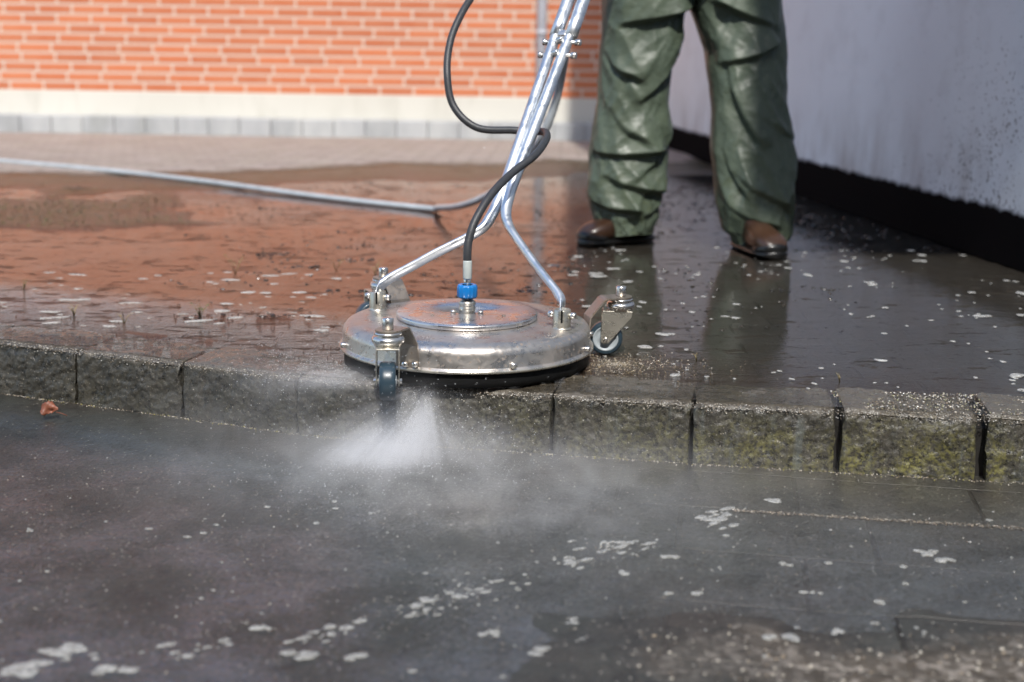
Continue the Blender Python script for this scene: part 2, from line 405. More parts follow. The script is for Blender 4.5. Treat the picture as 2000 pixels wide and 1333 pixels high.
M = dict(
    brick=m_brick(), plinth=m_plaster('plinth_render', (.65, .63, .565), (.36, .34, .27)),
    far_kerb=m_edging(),
    grey=m_greywall(),
    kerb=m_wetstone('wet_kerb', (.062, .056, .045), (.030, .028, .022), (.42, .38, .31), (.19, .175, .05), lich=.85),
    paving=m_paving(), moss=m_moss_ground(), water=m_water('puddle_water'), water2=m_water('road_water', 1.2, 1., rmax=.24, broken=True), road=m_road(),
    top=m_steel('housing_top_steel', (.62, .60, .575), .32, .60, .10),
    plate=m_steel('cover_plate_steel', (.74, .72, .71), .34, .12, .04),
    cast=m_steel('zinc_plated', (.62, .59, .52), .30, .55, .1, (.34, .30, .22)), tube=m_steel('galvanised_tube', (.80, .83, .86), .42, .15, .05, (.46, .46, .45)),
    bolt=m_steel('bolt_steel', (.80, .78, .74), .3, .12),
    bracket=m_steel('bracket_steel', (.50, .44, .38), .38, .75, .1, (.20, .15, .11)),
    rubber=m_simple('black_rubber', (.008, .008, .008), .5, bump=.5, bs=260, spec=.15),
    tyre=m_simple('blue_grey_tyre', (.028, .052, .072), .35, bump=.2, coat=.3),
    hub=m_simple('pale_wheel_hub', (.42, .47, .50), .4), blue=m_simple('blue_plastic', (.008, .20, .58), .30, coat=.3, var=.15),
    ferrule=m_simple('pale_ferrule', (.55, .60, .58), .35), hose=m_simple('black_hose', (.045, .047, .052), .42, bump=.6, bs=420, var=.3),
    ghose=m_simple('grey_hose', (.46, .50, .53), .32, bump=.2, var=.25),
    fabric=m_fabric(), leather=m_simple('brown_leather', (.060, .028, .014), .35, bump=.5, bs=60, coat=.3, var=.6),
    boot=m_simple('black_boot_rubber', (.008, .008, .008), .28, bump=.6, bs=500, coat=.2),
    skin=m_simple('skin', (.52, .31, .22), .5, var=.08), hair=m_simple('dark_hair', (.03, .02, .014), .6, var=.3),
    jacket=m_simple('rain_jacket', (.10, .13, .09), .4, bs=40, var=.2), glove=m_simple('dark_glove', (.03, .03, .03), .6),
    pipe=m_simple('grey_pipe', (.50, .51, .55), .4, var=.1), roof=m_simple('dark_roof', (.08, .06, .055), .7, bs=20),
    timber=m_simple('painted_soffit', (.55, .54, .52), .6, bs=20, var=.1),  # colour of the added shading slab
    foam=m_foam(), foam2=m_foam(.72), grit=m_tint('grit', .18, .6), crumbs=m_tint('crumbs', .3, .5), leaf=m_simple('dead_leaf', (.26, .085, .045), .5, bs=200, var=.45),
    stem=m_simple('dry_stem', (.30, .24, .11), .6), green=m_simple('weed_green', (.12, .20, .04), .5, bs=60, var=.3),
)
def m_drop():
    m = Mt('water_drop')
    m.pbsdf(color=(.85, .87, .9), rough=.15, spec=.6); return m.m
M['drop'] = m_drop()

# ------------------------------------------------------------------ setting
KJ = [(-1.74, 3.00), (-1.475, 2.925), (-1.205, 2.833), (-.937, 2.729), (-.686, 2.632), (-.431, 2.528), (-.178, 2.462), (.078, 2.420), (.340, 2.374),
      (.6075, 2.336), (.864, 2.299), (1.125, 2.262), (1.39, 2.225), (1.65, 2.19)]   # joints along the front kerb
def ky(x):
    if x < KJ[0][0]: return KJ[0][1] - .28 * (x - KJ[0][0])
    return lerp_tab(KJ, x)[0] if x < KJ[-1][0] else KJ[-1][1] - .14 * (x - KJ[-1][0])
KD = .15     # depth of a kerb stone
def top_z(x):   # kerb top relative to the water line: drowned left, clear right
    return .0002 - .0012 * sstep(-.3, .2, x) + .006 * sstep(.50, .95, x)

def wx(y): return 1.5719 - .1158 * (y - 3.983)      # inner face of the grey wall

def up_h(x, y):
    d = 5.95 + .42 * (x + 2.0); yy = y + .35 * nz(x, y, 3, 3, 1.6)
    h = -.007 + .0125 * sstep(d - .4, d + .2, yy) + .016 * sstep(d + .4, d + 1.1, yy)
    # silted island on the left
    e = ((x + 2.0) / .95) ** 2 + ((y - 5.05) / .85) ** 2
    h += .013 * sstep(1.15, .2, e + .7 * nz(x, y, 5, 4, 3.))
    h += .004 * nz(x, y, 1, 4, 2.2) * sstep(2.6, 3.4, y) + .0022 * nz(x, y, 8, 3, 17)
    # sand heaped by the right castor and a silt line behind the kerb
    h += .010 * math.exp(-(((x - .24) / .16) ** 2 + ((y - 2.66) / .10) ** 2))
    h += .006 * math.exp(-((y - ky(x) - .20) / .08) ** 2) * sstep(-.1, .25, nz(x, y, 9, 4, 4)) * sstep(0.2, -.6, x)
    return h

def grid_mesh(name, xs, rows, hf, mat, mask=None, parent=None):
    b = MB(); n = len(xs); vs = []
    for r in rows:
        for x in xs:
            y = r(x); vs.append((x, y, hf(x, y)))
            if mask: b.c.append((mask(x, y),) * 3)
    fs = [(j * n + i, j * n + i + 1, (j + 1) * n + i + 1, (j + 1) * n + i) for j in range(len(rows) - 1) for i in range(n - 1)]
    b.add(vs, fs); return b.build(name, mat, parent)

def xs_graded(a, b, n, c=0, k=2.): # denser near c
    o = []
    for i in range(n):
        t = -1 + 2 * i / (n - 1); u = math.copysign(abs(t) ** k, t)
        o.append(c + (u * (b - c) if u > 0 else u * (c - a)))
    return o
XS = [x for x in xs_graded(-7, 2.6, 300, 0, 1.5)]
rows = [(lambda x, t=t: ky(x) + KD - .012 + (9.6 - ky(x) - KD) * t) for t in [(i / 259) ** 1.9 for i in range(260)]]
tag(grid_mesh('pavement', XS, rows, up_h, M['paving']), kind='structure')
WZ = .0
wrows = [(lambda x, t=t: ky(x) + .016 + (9.0 - ky(x)) * t) for t in [(i / 159) ** 2.2 for i in range(160)]]
def rip(x, y):
    d = y - ky(x)
    return sstep(.75, .05, d + .35 * max(0, x - .1)) * (1. if x < .9 else .5) * (.25 + .75 * sstep(.7, -.4, x)) + .03
tag(grid_mesh('puddle', XS, wrows, lambda x, y: WZ, M['water'], rip), kind='structure')

# road: near sheet with relief, far sheet to the horizon a little lower
def road_h(x, y):
    d = (y - (1.690 - .10 * (x - .55)))
    return -.1225 + .011 * sstep(.04, -.14, d + .10 * nz(x, y, 2, 4, 4)) * sstep(.0, .55, x + .30 * nz(x, y, 4, 3, 3)) + .0011 * nz(x, y, 6, 4, 14) \
        + .0012 * nz(x, y, 11, 3, 2.5)
RX = [-3 + 6 * i / 299 for i in range(300)]
rrows = [(lambda x, t=t: ky(x) + .05 - (ky(x) + .05 - 1.0) * t) for t in [i / 159 for i in range(160)]]
tag(grid_mesh('road', RX, rrows, road_h, M['road']), kind='structure')
b = MB(); g = 400
b.add([(-g, -g, -.14), (g, -g, -.14), (g, g, -.14), (-g, g, -.14)], [(0, 1, 2, 3)])
tag(b.build('ground', M['road']), kind='structure')
w2 = [(lambda x, t=t: ky(x) + .02 - (ky(x) - 1.0) * t) for t in [i / 59 for i in range(60)]]
tag(grid_mesh('water_film', RX[::4], w2, lambda x, y: -.1205, M['water2'],
    lambda x, y: .03 + .10 * sstep(.6, -.5, x)), kind='structure')

# near kerb: rough individual stones
def kerb_stone(i):
    (x0, y0), (x1, y1) = KJ[i], KJ[i + 1]
    gap = [.0035, .003, .003, .005, .0065, .0045, .003, .0035,   .0035, .0075, .0105, .004, .004, .004, .004]
    g0, g1 = gap[i], gap[i + 1]
    d = Vector((x1 - x0, y1 - y0, 0)); L = d.length; d /= L; nrm = Vector((-d.y, d.x, 0))
    if nrm.y < 0: nrm = -nrm
    a = Vector((x0, y0, 0)) + d * g0; L2 = L - g0 - g1
    seed = i * 7.3; nu, nprof = 88, []
    # profile runs from the foot of the face over the rounded edge along the top
    for k in range(44): nprof.append((0, -.135 + .128 * k / 43))
    for k in range(1, 9):
        t = k / 8 * math.pi / 2; nprof.append((.009 - .009 * math.cos(t), -.007 + .007 * math.sin(t)))
    for k in range(1, 40): nprof.append((.009 + (KD - .009) * k / 39, 0))
    tz = top_z((x0 + x1) / 2) + rnd.uniform(-.001, .001)
    tilt = rnd.uniform(-.006, .006); push = rnd.uniform(-.003, .003)
    vs = []; fs = []
    for u in range(nu + 1):
        su = u / nu; e = min(su, 1 - su) * L2
        for (dy, z) in nprof:
            p = a + d * (su * L2) + nrm * (dy + push)
            edge = math.exp(-e / .006)
            corner = math.exp(-(abs(z) + dy) / .012)
            n1 = nz(p.x * 1., p.y, z + seed, 5, 28); n2 = nz(p.x, p.y, z + seed, 3, 95); n3 = nz(p.x + 5, p.y, z + seed, 3, 9)
            amp = .0034 * n1 + .0022 * n2 + .004 * n3
            q = p + Vector((0, 0, z + tz + tilt * (su - .5)))
            face = 1 if z < -.008 else 0
            out = -nrm if face else Vector((0, 0, 1))
            if .0 <= dy <= .012 and z >= -.008: out = (-nrm + Vector((0, 0, 1))).normalized()
            q += out * (amp * (.9 if face else .75))
            q -= out * (corner * (.006 + .009 * max(0, nz(p.x, p.y, seed, 3, 22))))
            # worn vertical arrises bend the joint line
            q += d * (edge * (.5 * amp + .003 * n3)) * (1 if su < .5 else -1)
            q += d * (.004 * nz(0, z * 1.2, seed + (0 if su < .5 else 9), 3, 16)) * edge
            q -= out * edge * .003
            vs.append(q)
    m_ = len(nprof)
    for u in range(nu):
        for k in range(m_ - 1):
            A = u * m_ + k; fs.append((A, A + m_, A + m_ + 1, A + 1))
    b = MB(); b.add(vs, fs)
    # end cheeks
    for side in (0, nu):
        ring = [vs[side * m_ + k] for k in range(m_)]
        back = [Vector((ring[-1].x, ring[-1].y, -.135))]
        b.add(ring + back, [tuple(range(m_ + 1))], False)
    return b.build('kerb_stone', M['kerb'])
klab = {3: 'dark mossy kerb stone behind the orange dead leaf at the left edge', 4: 'kerb stone third from the left edge, dark face with clean sharp joints',
        2: 'kerb stone cut off by the left edge of the photo', 5: 'kerb stone partly veiled by white spray left of the front castor',
        6: 'kerb stone right under the front castor, hidden by spray', 7: 'kerb stone under the right half of the cleaner skirt',
        8: 'brown kerb stone just right of the cleaner, wet top edge sparkling', 9: 'kerb stone with flooded top between two black joints, right of the cleaner',
        10: 'greenish lichen covered kerb stone before the widest curved black joint', 11: 'dry speckled kerb stone cut off by the right edge of the photo'}
klab[3] = 'dark mossy kerb stone with the orange dead leaf lying at its foot'
klab[4] = 'dark grey kerb stone between the leaf stone and the first spray veiled stone'
for i in range(1, len(KJ) - 2):
    o = kerb_stone(i)
    tag(o, klab.get(i, 'wet kerb stone beyond the %s edge of the photo' % ('left' if i < 3 else 'right')), 'kerb stone', 'kerb stones along the step')
# packed earth behind / under the stones fills the joints
b = MB()
for i in range(len(KJ) - 1):
    (x0, y0), (x1, y1) = KJ[i], KJ[i + 1]
    b.add([(x0, y0 + .03, -.03), (x1, y1 + .03, -.03), (x1, y1 + .03, -.15), (x0, y0 + .03, -.15), (x0, y0 + KD + .02, -.012), (x1, y1 + KD + .02, -.012)],
          [(3, 2, 1, 0), (0, 1, 5, 4)], False)
tag(b.build('soil_bed', m_simple('soil', (.012, .010, .008), .7, bs=90)), kind='structure')

# brick wall
BW = empty('brick_building', (-3, 9.5, 0), 'orange brick building front with pale mortar above a cream plinth', 'building')
O = BW.location
MB().box(-9, wx(9.5) + .05, 9.5, 9.8, .31, 3.32).build('brickwork', M['brick'], BW, O)
MB().box(-9, wx(9.5) + .05, 9.492, 9.8, -.05, .31).build('plinth', M['plinth'], BW, O, bevel=.004)
MB().box(-9, wx(9.5) - .02, 9.18, 9.50, 3.12, 3.30).build('eaves_board', M['roof'], BW, O, bevel=.004)
b = MB(); xr = wx(9.5) - .02; b.add([(-9, 9.12, 3.3), (xr, 9.12, 3.3), (xr, 11.6, 4.5), (-9, 11.6, 4.5), (-9, 9.12, 3.36), (xr, 9.12, 3.36), (xr, 11.6, 4.56), (-9, 11.6, 4.56)],
      [(0, 1, 2, 3), (4, 5, 6, 7), (0, 1, 5, 4), (1, 2, 6, 5), (2, 3, 7, 6), (3, 0, 4, 7)], False); b.build('roof', M['roof'], BW, O)
# drainpipe
DP = empty('drainpipe', (.175, 9.44, 0), 'grey vertical drainpipe fixed to the sunlit brick wall', 'drainpipe'); O = DP.location
MB().cyl((.175, 9.445, .16), (.175, 9.445, 3.12), .036, 24).build('pipe', M['pipe'], DP, O)
for z in (.75, 1.9):
    MB().lathe([(.036, z), (.041, z), (.041, z + .03), (.036, z + .03)], c=(.175, 9.445, 0)).build('pipe_clip', M['pipe'], DP, O)
# far edging stones at the wall foot
x = -3.95; k = 0; ks = 0
ORD = 'first second third fourth fifth sixth seventh eighth ninth tenth eleventh twelfth thirteenth fourteenth fifteenth sixteenth seventeenth eighteenth nineteenth'.split()
proto = None
while x < .86:
    wd = .222
    x1 = min(x + wd, .90)
    if x1 - x > .1:
        nb = MB(); nb.box(x + .0012, x1 - .0012, 9.36 + rnd.uniform(-.004, .004), 9.488, -.04, .145 + rnd.uniform(-.003, .003))
        o = nb.build('edging_stone', M['far_kerb'], bevel=.01)
        if x < .13: lab = ORD[min(k, 18)] + ' edging stone from the left in the sunlit row below the cream plinth'
        else: lab = ('sunlit', 'half shaded', 'shaded', 'dark shaded', 'dark shaded')[min(ks, 4)] + ' edging stone, number ' + ('one', 'two', 'three', 'four', 'five')[min(ks, 4)] + ' right of the drainpipe at the plinth foot'; ks += 1
        k += 1
        tag(o, lab, 'edging stone', 'edging stones at the foot of the brick building')
    x += wd
# grey rendered wall and an added shading slab above it
GW = empty('rendered_wall', (wx(4), 4, 0), 'blue grey rendered wall in shade with a black splash band at its foot', 'wall'); O = GW.location
y0, y1 = -3.0, 9.5
def slabpts(xo0, xo1, ya, yb, za, zb, nb=None):
    vs = [(wx(y) + xo, y, z) for y in (ya, yb) for xo in (xo0, xo1) for z in (za, zb)]
    b = nb or MB(); b.add(vs, [(0, 1, 3, 2), (4, 6, 7, 5), (0, 4, 5, 1), (2, 3, 7, 6), (0, 2, 6, 4), (1, 5, 7, 3)], False); return b
slabpts(0, .3, y0, y1, -.05, 7.9).build('wall_face', M['grey'], GW, O)
# unseen slab added for shade (its left edge casts the vertical shadow edge)
RH = 8.0; ct = 1 / math.tan(R(SUN_EL)); ta = math.tan(R(SUN_AZ)); sh = RH * ct
ex = lambda Y: .37 + sh * math.sin(R(SUN_AZ)) + ta * (9.5 - sh * math.cos(R(SUN_AZ)) - Y)
b = MB(); ya, yb = 4.37 - sh, 9.5 - sh * .62
vs = [(ex(ya), ya, RH), (ex(ya) + 1.9, ya, RH), (ex(yb) + 1.9, yb, RH), (ex(yb), yb, RH)]
vs += [(p[0], p[1], RH + .14) for p in vs]
b.add(vs, [(0, 1, 2, 3), (4, 5, 6, 7), (0, 1, 5, 4), (1, 2, 6, 5), (2, 3, 7, 6), (3, 0, 4, 7)], False)
b.build('roof_overhang', M['timber'], GW, O)
# behind the photographer: an added dark block keeps the low sky off the scene
OB = empty('opposite_building', (0, -7, 0), 'dark brown building front across the yard behind the photographer', 'building'); O = OB.location
MB().box(-14, 10, -8, -7, -.14, 8.8).build('facade', m_simple('dark_facade', (.10, .08, .07), .8, bs=8), OB, O)
for i in range(8):  # panes on the added sky-blocking block
    for z in (.9, 3.7): MB().box(-12.5 + i * 2.8, -11.2 + i * 2.8, -7.02, -6.98, z, z + 1.5).build('window', m_simple('window_glass', (.03, .035, .04), .1, bs=8) if not (i or z > 1) else bpy.data.materials['window_glass'], OB, O)

# ------------------------------------------------------------------ surface cleaner
CX, CY = -.095, 2.688
SC = empty('surface_cleaner', (CX, CY, 0), 'round stainless steel rotary surface cleaner on castors at the kerb edge', 'surface cleaner')
O = SC.location; c0 = (CX, CY, 0)
MB().lathe([(.262, .0335), (.2645, .0345), (.2645, .0385), (.2605, .040), (.2595, .043), (.2590, .066), (.2570, .074), (.2520, .081), (.2440, .0855),
            (.230, .0875), (.200, .0895), (.160, .0915), (.100, .092), (.0001, .092)], c0, 160).build('housing', M['top'], SC, O)
MB().lathe([(.2615, .033), (.266, .033), (.2665, .036), (.266, .0385), (.2615, .0385)], c0, 160).build('rim_band', M['cast'], SC, O)
sk = []
b = MB()
N = 220; vs = []; fs = []
for j, (r, z) in enumerate([(.2535, .034), (.256, .028), (.2565, .015), (.257, .004), (.250, .0035), (.250, .034)]):
    for k in range(N):
        a = 2 * math.pi * k / N; q = .0022 * nz(math.cos(a) * 6, math.sin(a) * 6, z * 20, 3) if 0 < j < 4 else 0
        zz = z + (.0022 * nz(math.cos(a) * 14, math.sin(a) * 14, 3, 3) if j in (3, 4) else 0)
        vs.append((CX + (r + q) * math.cos(a), CY + (r + q) * math.sin(a), zz))
for j in range(5):
    for k in range(N): k2 = (k + 1) % N; fs.append((j * N + k, j * N + k2, (j + 1) * N + k2, (j + 1) * N + k))
b.add(vs, fs); b.build('rubber_skirt', M['rubber'], SC, O)
MB().lathe([(.140, .0915), (.1465, .0925), (.1478, .0945), (.1478, .1010), (.1465, .1028), (.1440, .1034), (.028, .1038), (.026, .1000), (.0001, .1000)], c0, 120).build('cover_plate', M['plate'], SC, O)
for a in (R(250), R(292), R(200), R(340), R(30), R(110), R(160)):   # rim bolts
    p = Vector((CX + .257 * math.cos(a), CY + .257 * math.sin(a), .0475)); d = Vector((math.cos(a), math.sin(a), 0))
    MB().cyl(p, p + d * .013, .0058, 14, .3).build('rim_bolt', M['bolt'], SC, O)
for a in (R(215), R(335), R(90)):
    p = (CX + .085 * math.cos(a), CY + .085 * math.sin(a), .1034)
    MB().cyl(p, (p[0], p[1], .1046), .004, 12, .3).build('plate_screw', M['bracket'], SC, O)
for a in (R(200), R(-20), R(90)):
    p = (CX + .030 * math.cos(a), CY + .030 * math.sin(a), .1030)
    MB().cyl(p, (p[0], p[1], .1085), .0062, 14, .35).build('centre_bolt', M['bolt'], SC, O)
b = MB().lathe([(.0135, .098), (.0175, .100), (.0178, .113), (.0165, .1145), (.0165, .117), (.0178, .1185), (.0178, .124), (.0145, .127), (.0118, .1285), (.0118, .135), (.0001, .135)], c0, 40)
b.build('swivel_joint', M['cast'], SC, O)
b = MB(); n = 96; vs = []; fs = []
prof = [(.0150, .1320), (.0192, .1335), (.0205, .137), (.0205, .156), (.0190, .1605), (.0165, .1615), (.0110, .1600)]
for r, z in prof:
    for k in range(n):
        a = 2 * math.pi * k / n; rr = r * (1 + (.035 * (1 if math.sin(12 * a) > 0 else -1) if .134 < z < .158 else 0))
        vs.append((CX + rr * math.cos(a), CY + rr * math.sin(a), z))
for j in range(len(prof) - 1):
    for k in range(n): k2 = (k + 1) % n; fs.append((j * n + k, j * n + k2, (j + 1) * n + k2, (j + 1) * n + k))
b.add(vs, fs); b.build('coupling_nut', M['blue'], SC, O)
MB().cyl((CX, CY, .158), (CX, CY, .174), .0078, 24).build('hose_nipple', M['bolt'], SC, O)
MB().lathe([(.006, .172), (.0088, .1725), (.0094, .175), (.0094, .209), (.0088, .2115), (.007, .212)], c0, 30).build('hose_ferrule', M['ferrule'], SC, O)
hp = [(CX, CY, .205), (CX - .0005, 2.689, .225), (-.0930, 2.695, .2525), (-.0797, 2.712, .2930), (-.0485, 2.757, .3415), (-.0057, 2.825, .3810), (.0430, 2.880, .4150),
      (.0680, 2.945, .4440), (.0705, 3.01, .4560), (.0590, 3.055, .4565), (.030, 3.075, .4560), (-.0076, 3.085, .4570), (-.0905, 3.10, .4610), (-.1465, 3.12, .5100), (-.1625, 3.14, .5870),
      (-.1570, 3.18, .6580), (-.1350, 3.22, .7180), (-.1058, 3.27, .7700), (-.05, 3.36, .86), (.06, 3.46, .98), (.20, 3.50, 1.08)]
MB().tube(smooth_path(hp, 10), .0087, 20).build('hose', M['hose'], SC, O)
# fork pivots and the two bent tubes
AX = Vector((.9184, -.3956, 0)); LN = Vector((.3956, .9184, 0))
PV = {'L': Vector((-.2907, 2.7729, 0)), 'R': Vector((.1005, 2.6044, 0))}
for k, p in PV.items():
    b = MB(); n = 40
    b.lathe([(.0205, .0885), (.0185, .0905), (.0182, .093), (.0182, .1265), (.0168, .1285), (.0125, .1285), (.0125, .10), (.0001, .10)], (p.x, p.y, 0), n)
    so = b.build('handle_socket', M['cast'], SC, O)
    # slot seen from the front
    f = Vector((-.05, -1, 0)).normalized()
    Ms = Matrix.Translation(p + f * .0178) @ f.to_track_quat('Y', 'Z').to_matrix().to_4x4()
    MB().box(-.0020, .0020, -.0006, .0010, .103, .1283, Ms).build('slot', M['rubber'], so, O)
    q = p + Vector((0, 0, .1165))
    MB().cyl(q - AX * .030, q - AX * .0175, .0075, 6, .25).cyl(q + AX * .0175, q + AX * .030, .0075, 6, .25).cyl(q - AX * .018, q + AX * .018, .004, 12).build('pivot_bolt', M['bolt'], so, O)
UD = (LN + Vector((0, 0, 1.1))).normalized()
Lp = [(-.2907, 2.7735, .1130), (-.2895, 2.778, .1210), (-.2875, 2.785, .1300), (-.2810, 2.795, .1415), (-.2600, 2.8015, .1560), (-.2200, 2.8060, .1775), (-.1695, 2.8104, .2056), (-.0945, 2.8170, .2440),
      (-.0650, 2.8235, .2640), (-.0505, 2.8370, .2850), (-.0400, 2.8535, .3050), (-.0222, 2.8854, .3455)]
Rp = [(.1005, 2.6050, .1130), (.1008, 2.611, .1210), (.1010, 2.618, .1300), (.0985, 2.630, .1420), (.0905, 2.6490, .1560), (.0700, 2.6780, .1770), (.0458, 2.7141, .2020), (.0065, 2.7760, .2470),
      (-.0090, 2.8030, .2670), (-.0165, 2.8230, .2850), (-.0170, 2.8440, .3055), (-.0086, 2.8732, .3391)]
pcen = Vector((.13915, 3.2245, .7588))
for pts, sgn in ((Lp, -1), (Rp, 1)):
    P = [Vector(p) for p in pts]
    top = pcen + AX * sgn * .0196 + UD * .62
    lo = P[-1]
    P2 = smooth_path(P, 5)
    end = pcen + AX * sgn * .0196
    for t in [i / 20 for i in range(1, 21)]: P2.append(lo + (end - lo) * t)
    for t in [i / 8 for i in range(1, 9)]: P2.append(end + UD * .44 * t)
    rs = []; fl = []
    for i, p in enumerate(P2):
        k = i / 5
        rs.append(.0125)
        s_ = sstep(1.6, 3.6, k)
        fl.append((AX, .14 + .86 * s_, 1.15 - .15 * s_) if k < 3.7 else None)
    fl = [(AX, 1, 1) if f_ is None else f_ for f_ in fl]
    MB().tube(P2, .0125, 24, rs, fl).build('handle_tube', M['tube'], SC, O)
# upper sliding tubes, clamps and grip
def onpole(s_): return pcen + UD * s_
for sgn in (-1, 1):
    a = onpole(-.115) + AX * sgn * .0196 + Vector((.0, -.0035, -.002)) ; bq = onpole(.44) + AX * sgn * .0196 + Vector((0, -.0035, -.002))
    MB().tube([a + (bq - a) * i / 10 for i in range(11)], .0148, 24).build('telescopic_sleeve', M['tube'], SC, O)
nz_ = AX.cross(UD).normalized()
if nz_.y > 0: nz_ = -nz_
for s_ in (-.135, -.175):
    p = onpole(s_)
    b = MB(); b.cyl(p - AX * .043, p + AX * .043, .0045, 12).cyl(p - AX * .045, p - AX * .036, .0085, 6, .2).cyl(p + AX * .036, p + AX * .050, .0085, 6, .2)
    b.cyl(p + nz_ * .006 - AX * .008, p + nz_ * .012 + AX * .008, .007, 12)
    b.build('clamp_bolt', M['bolt'], SC, O)
p = onpole(-.118)
Mx = Matrix.Translation(p) @ Matrix((AX, nz_, -UD)).transposed().to_4x4() if False else Matrix.Translation(p) @ Matrix(((AX.x, nz_.x, UD.x), (AX.y, nz_.y, UD.y), (AX.z, nz_.z, UD.z))).to_4x4()
MB().box(-.010, .010, -.004, .012, -.004, .012, Mx).build('clamp_plate', M['bolt'], SC, O, bevel=.002)
GP = onpole(.44)
MB().cyl(GP - AX * .12, GP + AX * .12, .0125, 24).build('handlebar', M['tube'], SC, O)
for s_ in (-1, 1): MB().cyl(GP + AX * s_ * .035, GP + AX * s_ * .13, .017, 24).build('grip', M['rubber'], SC, O)

def castor(ang, trail, label=None):
    a = R(ang); d = Vector((math.cos(a), math.sin(a), 0)); s = Vector((-d.y, d.x, 0)); up = Vector((0, 0, 1))
    c = Vector(c0); ax = c + d * .335
    # bracket: bent strip, 4 mm thick
    hw = .024
    path = [(.2615, .036), (.2615, .0600), (.2640, .0860), (.2940, .1220), (.2980, .1240), (.3350, .1245)]
    th = .0035; vs = []; fs = []
    for i, (r, z) in enumerate(path):
        q0 = path[max(i - 1, 0)]; q1 = path[min(i + 1, len(path) - 1)]
        t = Vector((q1[0] - q0[0], q1[1] - q0[1])).normalized(); nn = Vector((-t.y, t.x)) * -th
        w_ = hw
        for (rr, zz) in ((r, z), (r - nn.x, z - nn.y)):
            for sg in (-1, 1): vs.append(c + d * rr + s * sg * w_ + up * zz)
    for i in range(len(path) - 1):
        A = i * 4; fs += [(A, A + 4, A + 5, A + 1), (A + 2, A + 3, A + 7, A + 6), (A, A + 2, A + 6, A + 4), (A + 1, A + 5, A + 7, A + 3)]
    fs += [(0, 1, 3, 2)]
    b = MB(); b.add(vs, fs, False)
    # rounded end over the swivel
    n = 24; e = []
    for z in (.1245, .1280):
        for k in range(n + 1):
            t = -math.pi / 2 + math.pi * k / n
            e.append(ax + d * math.cos(t) * hw + s * math.sin(t) * hw + up * z)
    m_ = n + 1
    b.add(e, [tuple(range(m_)), tuple(range(m_, 2 * m_))[::-1]] + [(k, k + 1, m_ + k + 1, m_ + k) for k in range(n)], False)
    root = b.build('castor', M['bracket'], SC, O, label=label)
    pb = c + d * .2635 + s * -.0 + up * .047
    MB().cyl(pb, pb + d * .012, .006, 14, .3).build('bracket_bolt', M['bolt'], root, O)
    MB().cyl(ax + up * .128, ax + up * .150, .0108, 6 * 5, .12).build('swivel_bolt', M['bolt'], root, O)
    MB().lathe([(.012, .124), (.0255, .1235), (.0265, .1195), (.0195, .1175), (.0195, .1165), (.0285, .1150), (.0305, .111), (.0305, .1060), (.0285, .1030), (.0265, .1015), (.0255, .0975), (.0001, .0975)],
               (ax.x, ax.y, 0), 40).build('swivel_head', M['bolt'], root, O)
    t = R(trail); dt = Vector((math.cos(t), math.sin(t), 0)); wv = Vector((-dt.y, dt.x, 0))
    wc = ax + dt * .030 + up * .0365
    b = MB()
    for sg in (-1, 1):
        o1 = wv * sg * .0195; o2 = wv * sg * .0220
        prof = [(-.026, .0985), (.038, .0985), (.040, .094), (.040, .0300), (.034, .0265), (.024, .0275), (-.024, .086)]
        # trapezoid fork cheek: wide at the crown, narrow at the axle
        A = [ax + dt * q + up * z + o1 for q, z in prof]; B_ = [ax + dt * q + up * z + o2 for q, z in prof]; n_ = len(prof)
        b.add(A + B_, [tuple(range(n_)), tuple(range(n_, 2 * n_))[::-1]] + [(k, (k + 1) % n_, n_ + (k + 1) % n_, n_ + k) for k in range(n_)], False)
    A = [ax + dt * q + wv * sg * .0220 + up * z for q in (-.024, .038) for sg in (-1, 1) for z in (.0955, .0990)]
    b.add(A, [(0, 1, 3, 2), (4, 6, 7, 5), (0, 4, 5, 1), (2, 3, 7, 6), (0, 2, 6, 4), (1, 5, 7, 3)], False)
    b.build('fork', M['cast'], root, O, bevel=.0022)
    Mw = Matrix.Translation(wc) @ wv.to_track_quat('Z', 'Y').to_matrix().to_4x4()
    MB().lathe([(.0275, -.0150), (.0330, -.0150), (.0355, -.0125), (.0365, -.006), (.0365, .006), (.0355, .0125), (.0330, .0150), (.0275, .0150)], M=Mw, n=56).build('tyre', M['tyre'], root, O)
    MB().lathe([(.0001, -.0165), (.010, -.0165), (.011, -.012), (.022, -.011), (.0245, -.0145), (.0278, -.0145), (.0278, .0145), (.0245, .0145), (.022, .011), (.011, .012), (.010, .0165), (.0001, .0165)], M=Mw, n=48).build('wheel_hub', M['hub'], root, O)
    MB().cyl(wc - wv * .0265, wc + wv * .0265, .0048, 14).build('axle', M['bolt'], root, O)
castor(-114, -86, None); castor(12.5, 176, None); castor(127, 205, None)

# ------------------------------------------------------------------ long grey hose
gp = [(-5.2, 8.35, .045), (-3.9, 7.66, .040), (-2.78, 6.98, .030), (-2.10, 6.60, .024), (-1.462, 6.155, .018), (-.8485, 5.6403, .012), (-.3599, 5.2741, .012), (-.30, 5.14, .03), (-.1918, 4.7, .0914), (-.0871, 4.5, .1549),
      (.0078, 4.2, .2621), (.0757, 4.0, .3737), (.1181, 3.95, .4907), (.1367, 3.9, .5957), (.1490, 3.85, .68), (.20, 3.72, .85), (.25, 3.62, 1.0), (.27, 3.60, 1.08)]
tag(MB().tube(smooth_path(gp, 10), .0125, 16).build('water_hose', M['ghose']), 'long pale grey hose trailing across the flooded paving on the left', 'hose')

# ------------------------------------------------------------------ person
PX, PY = .60, 4.45
PR = empty('person', (PX, PY, 0), 'person in baggy dark green rain trousers and brown work boots standing behind the cleaner', 'person')
O = PR.location
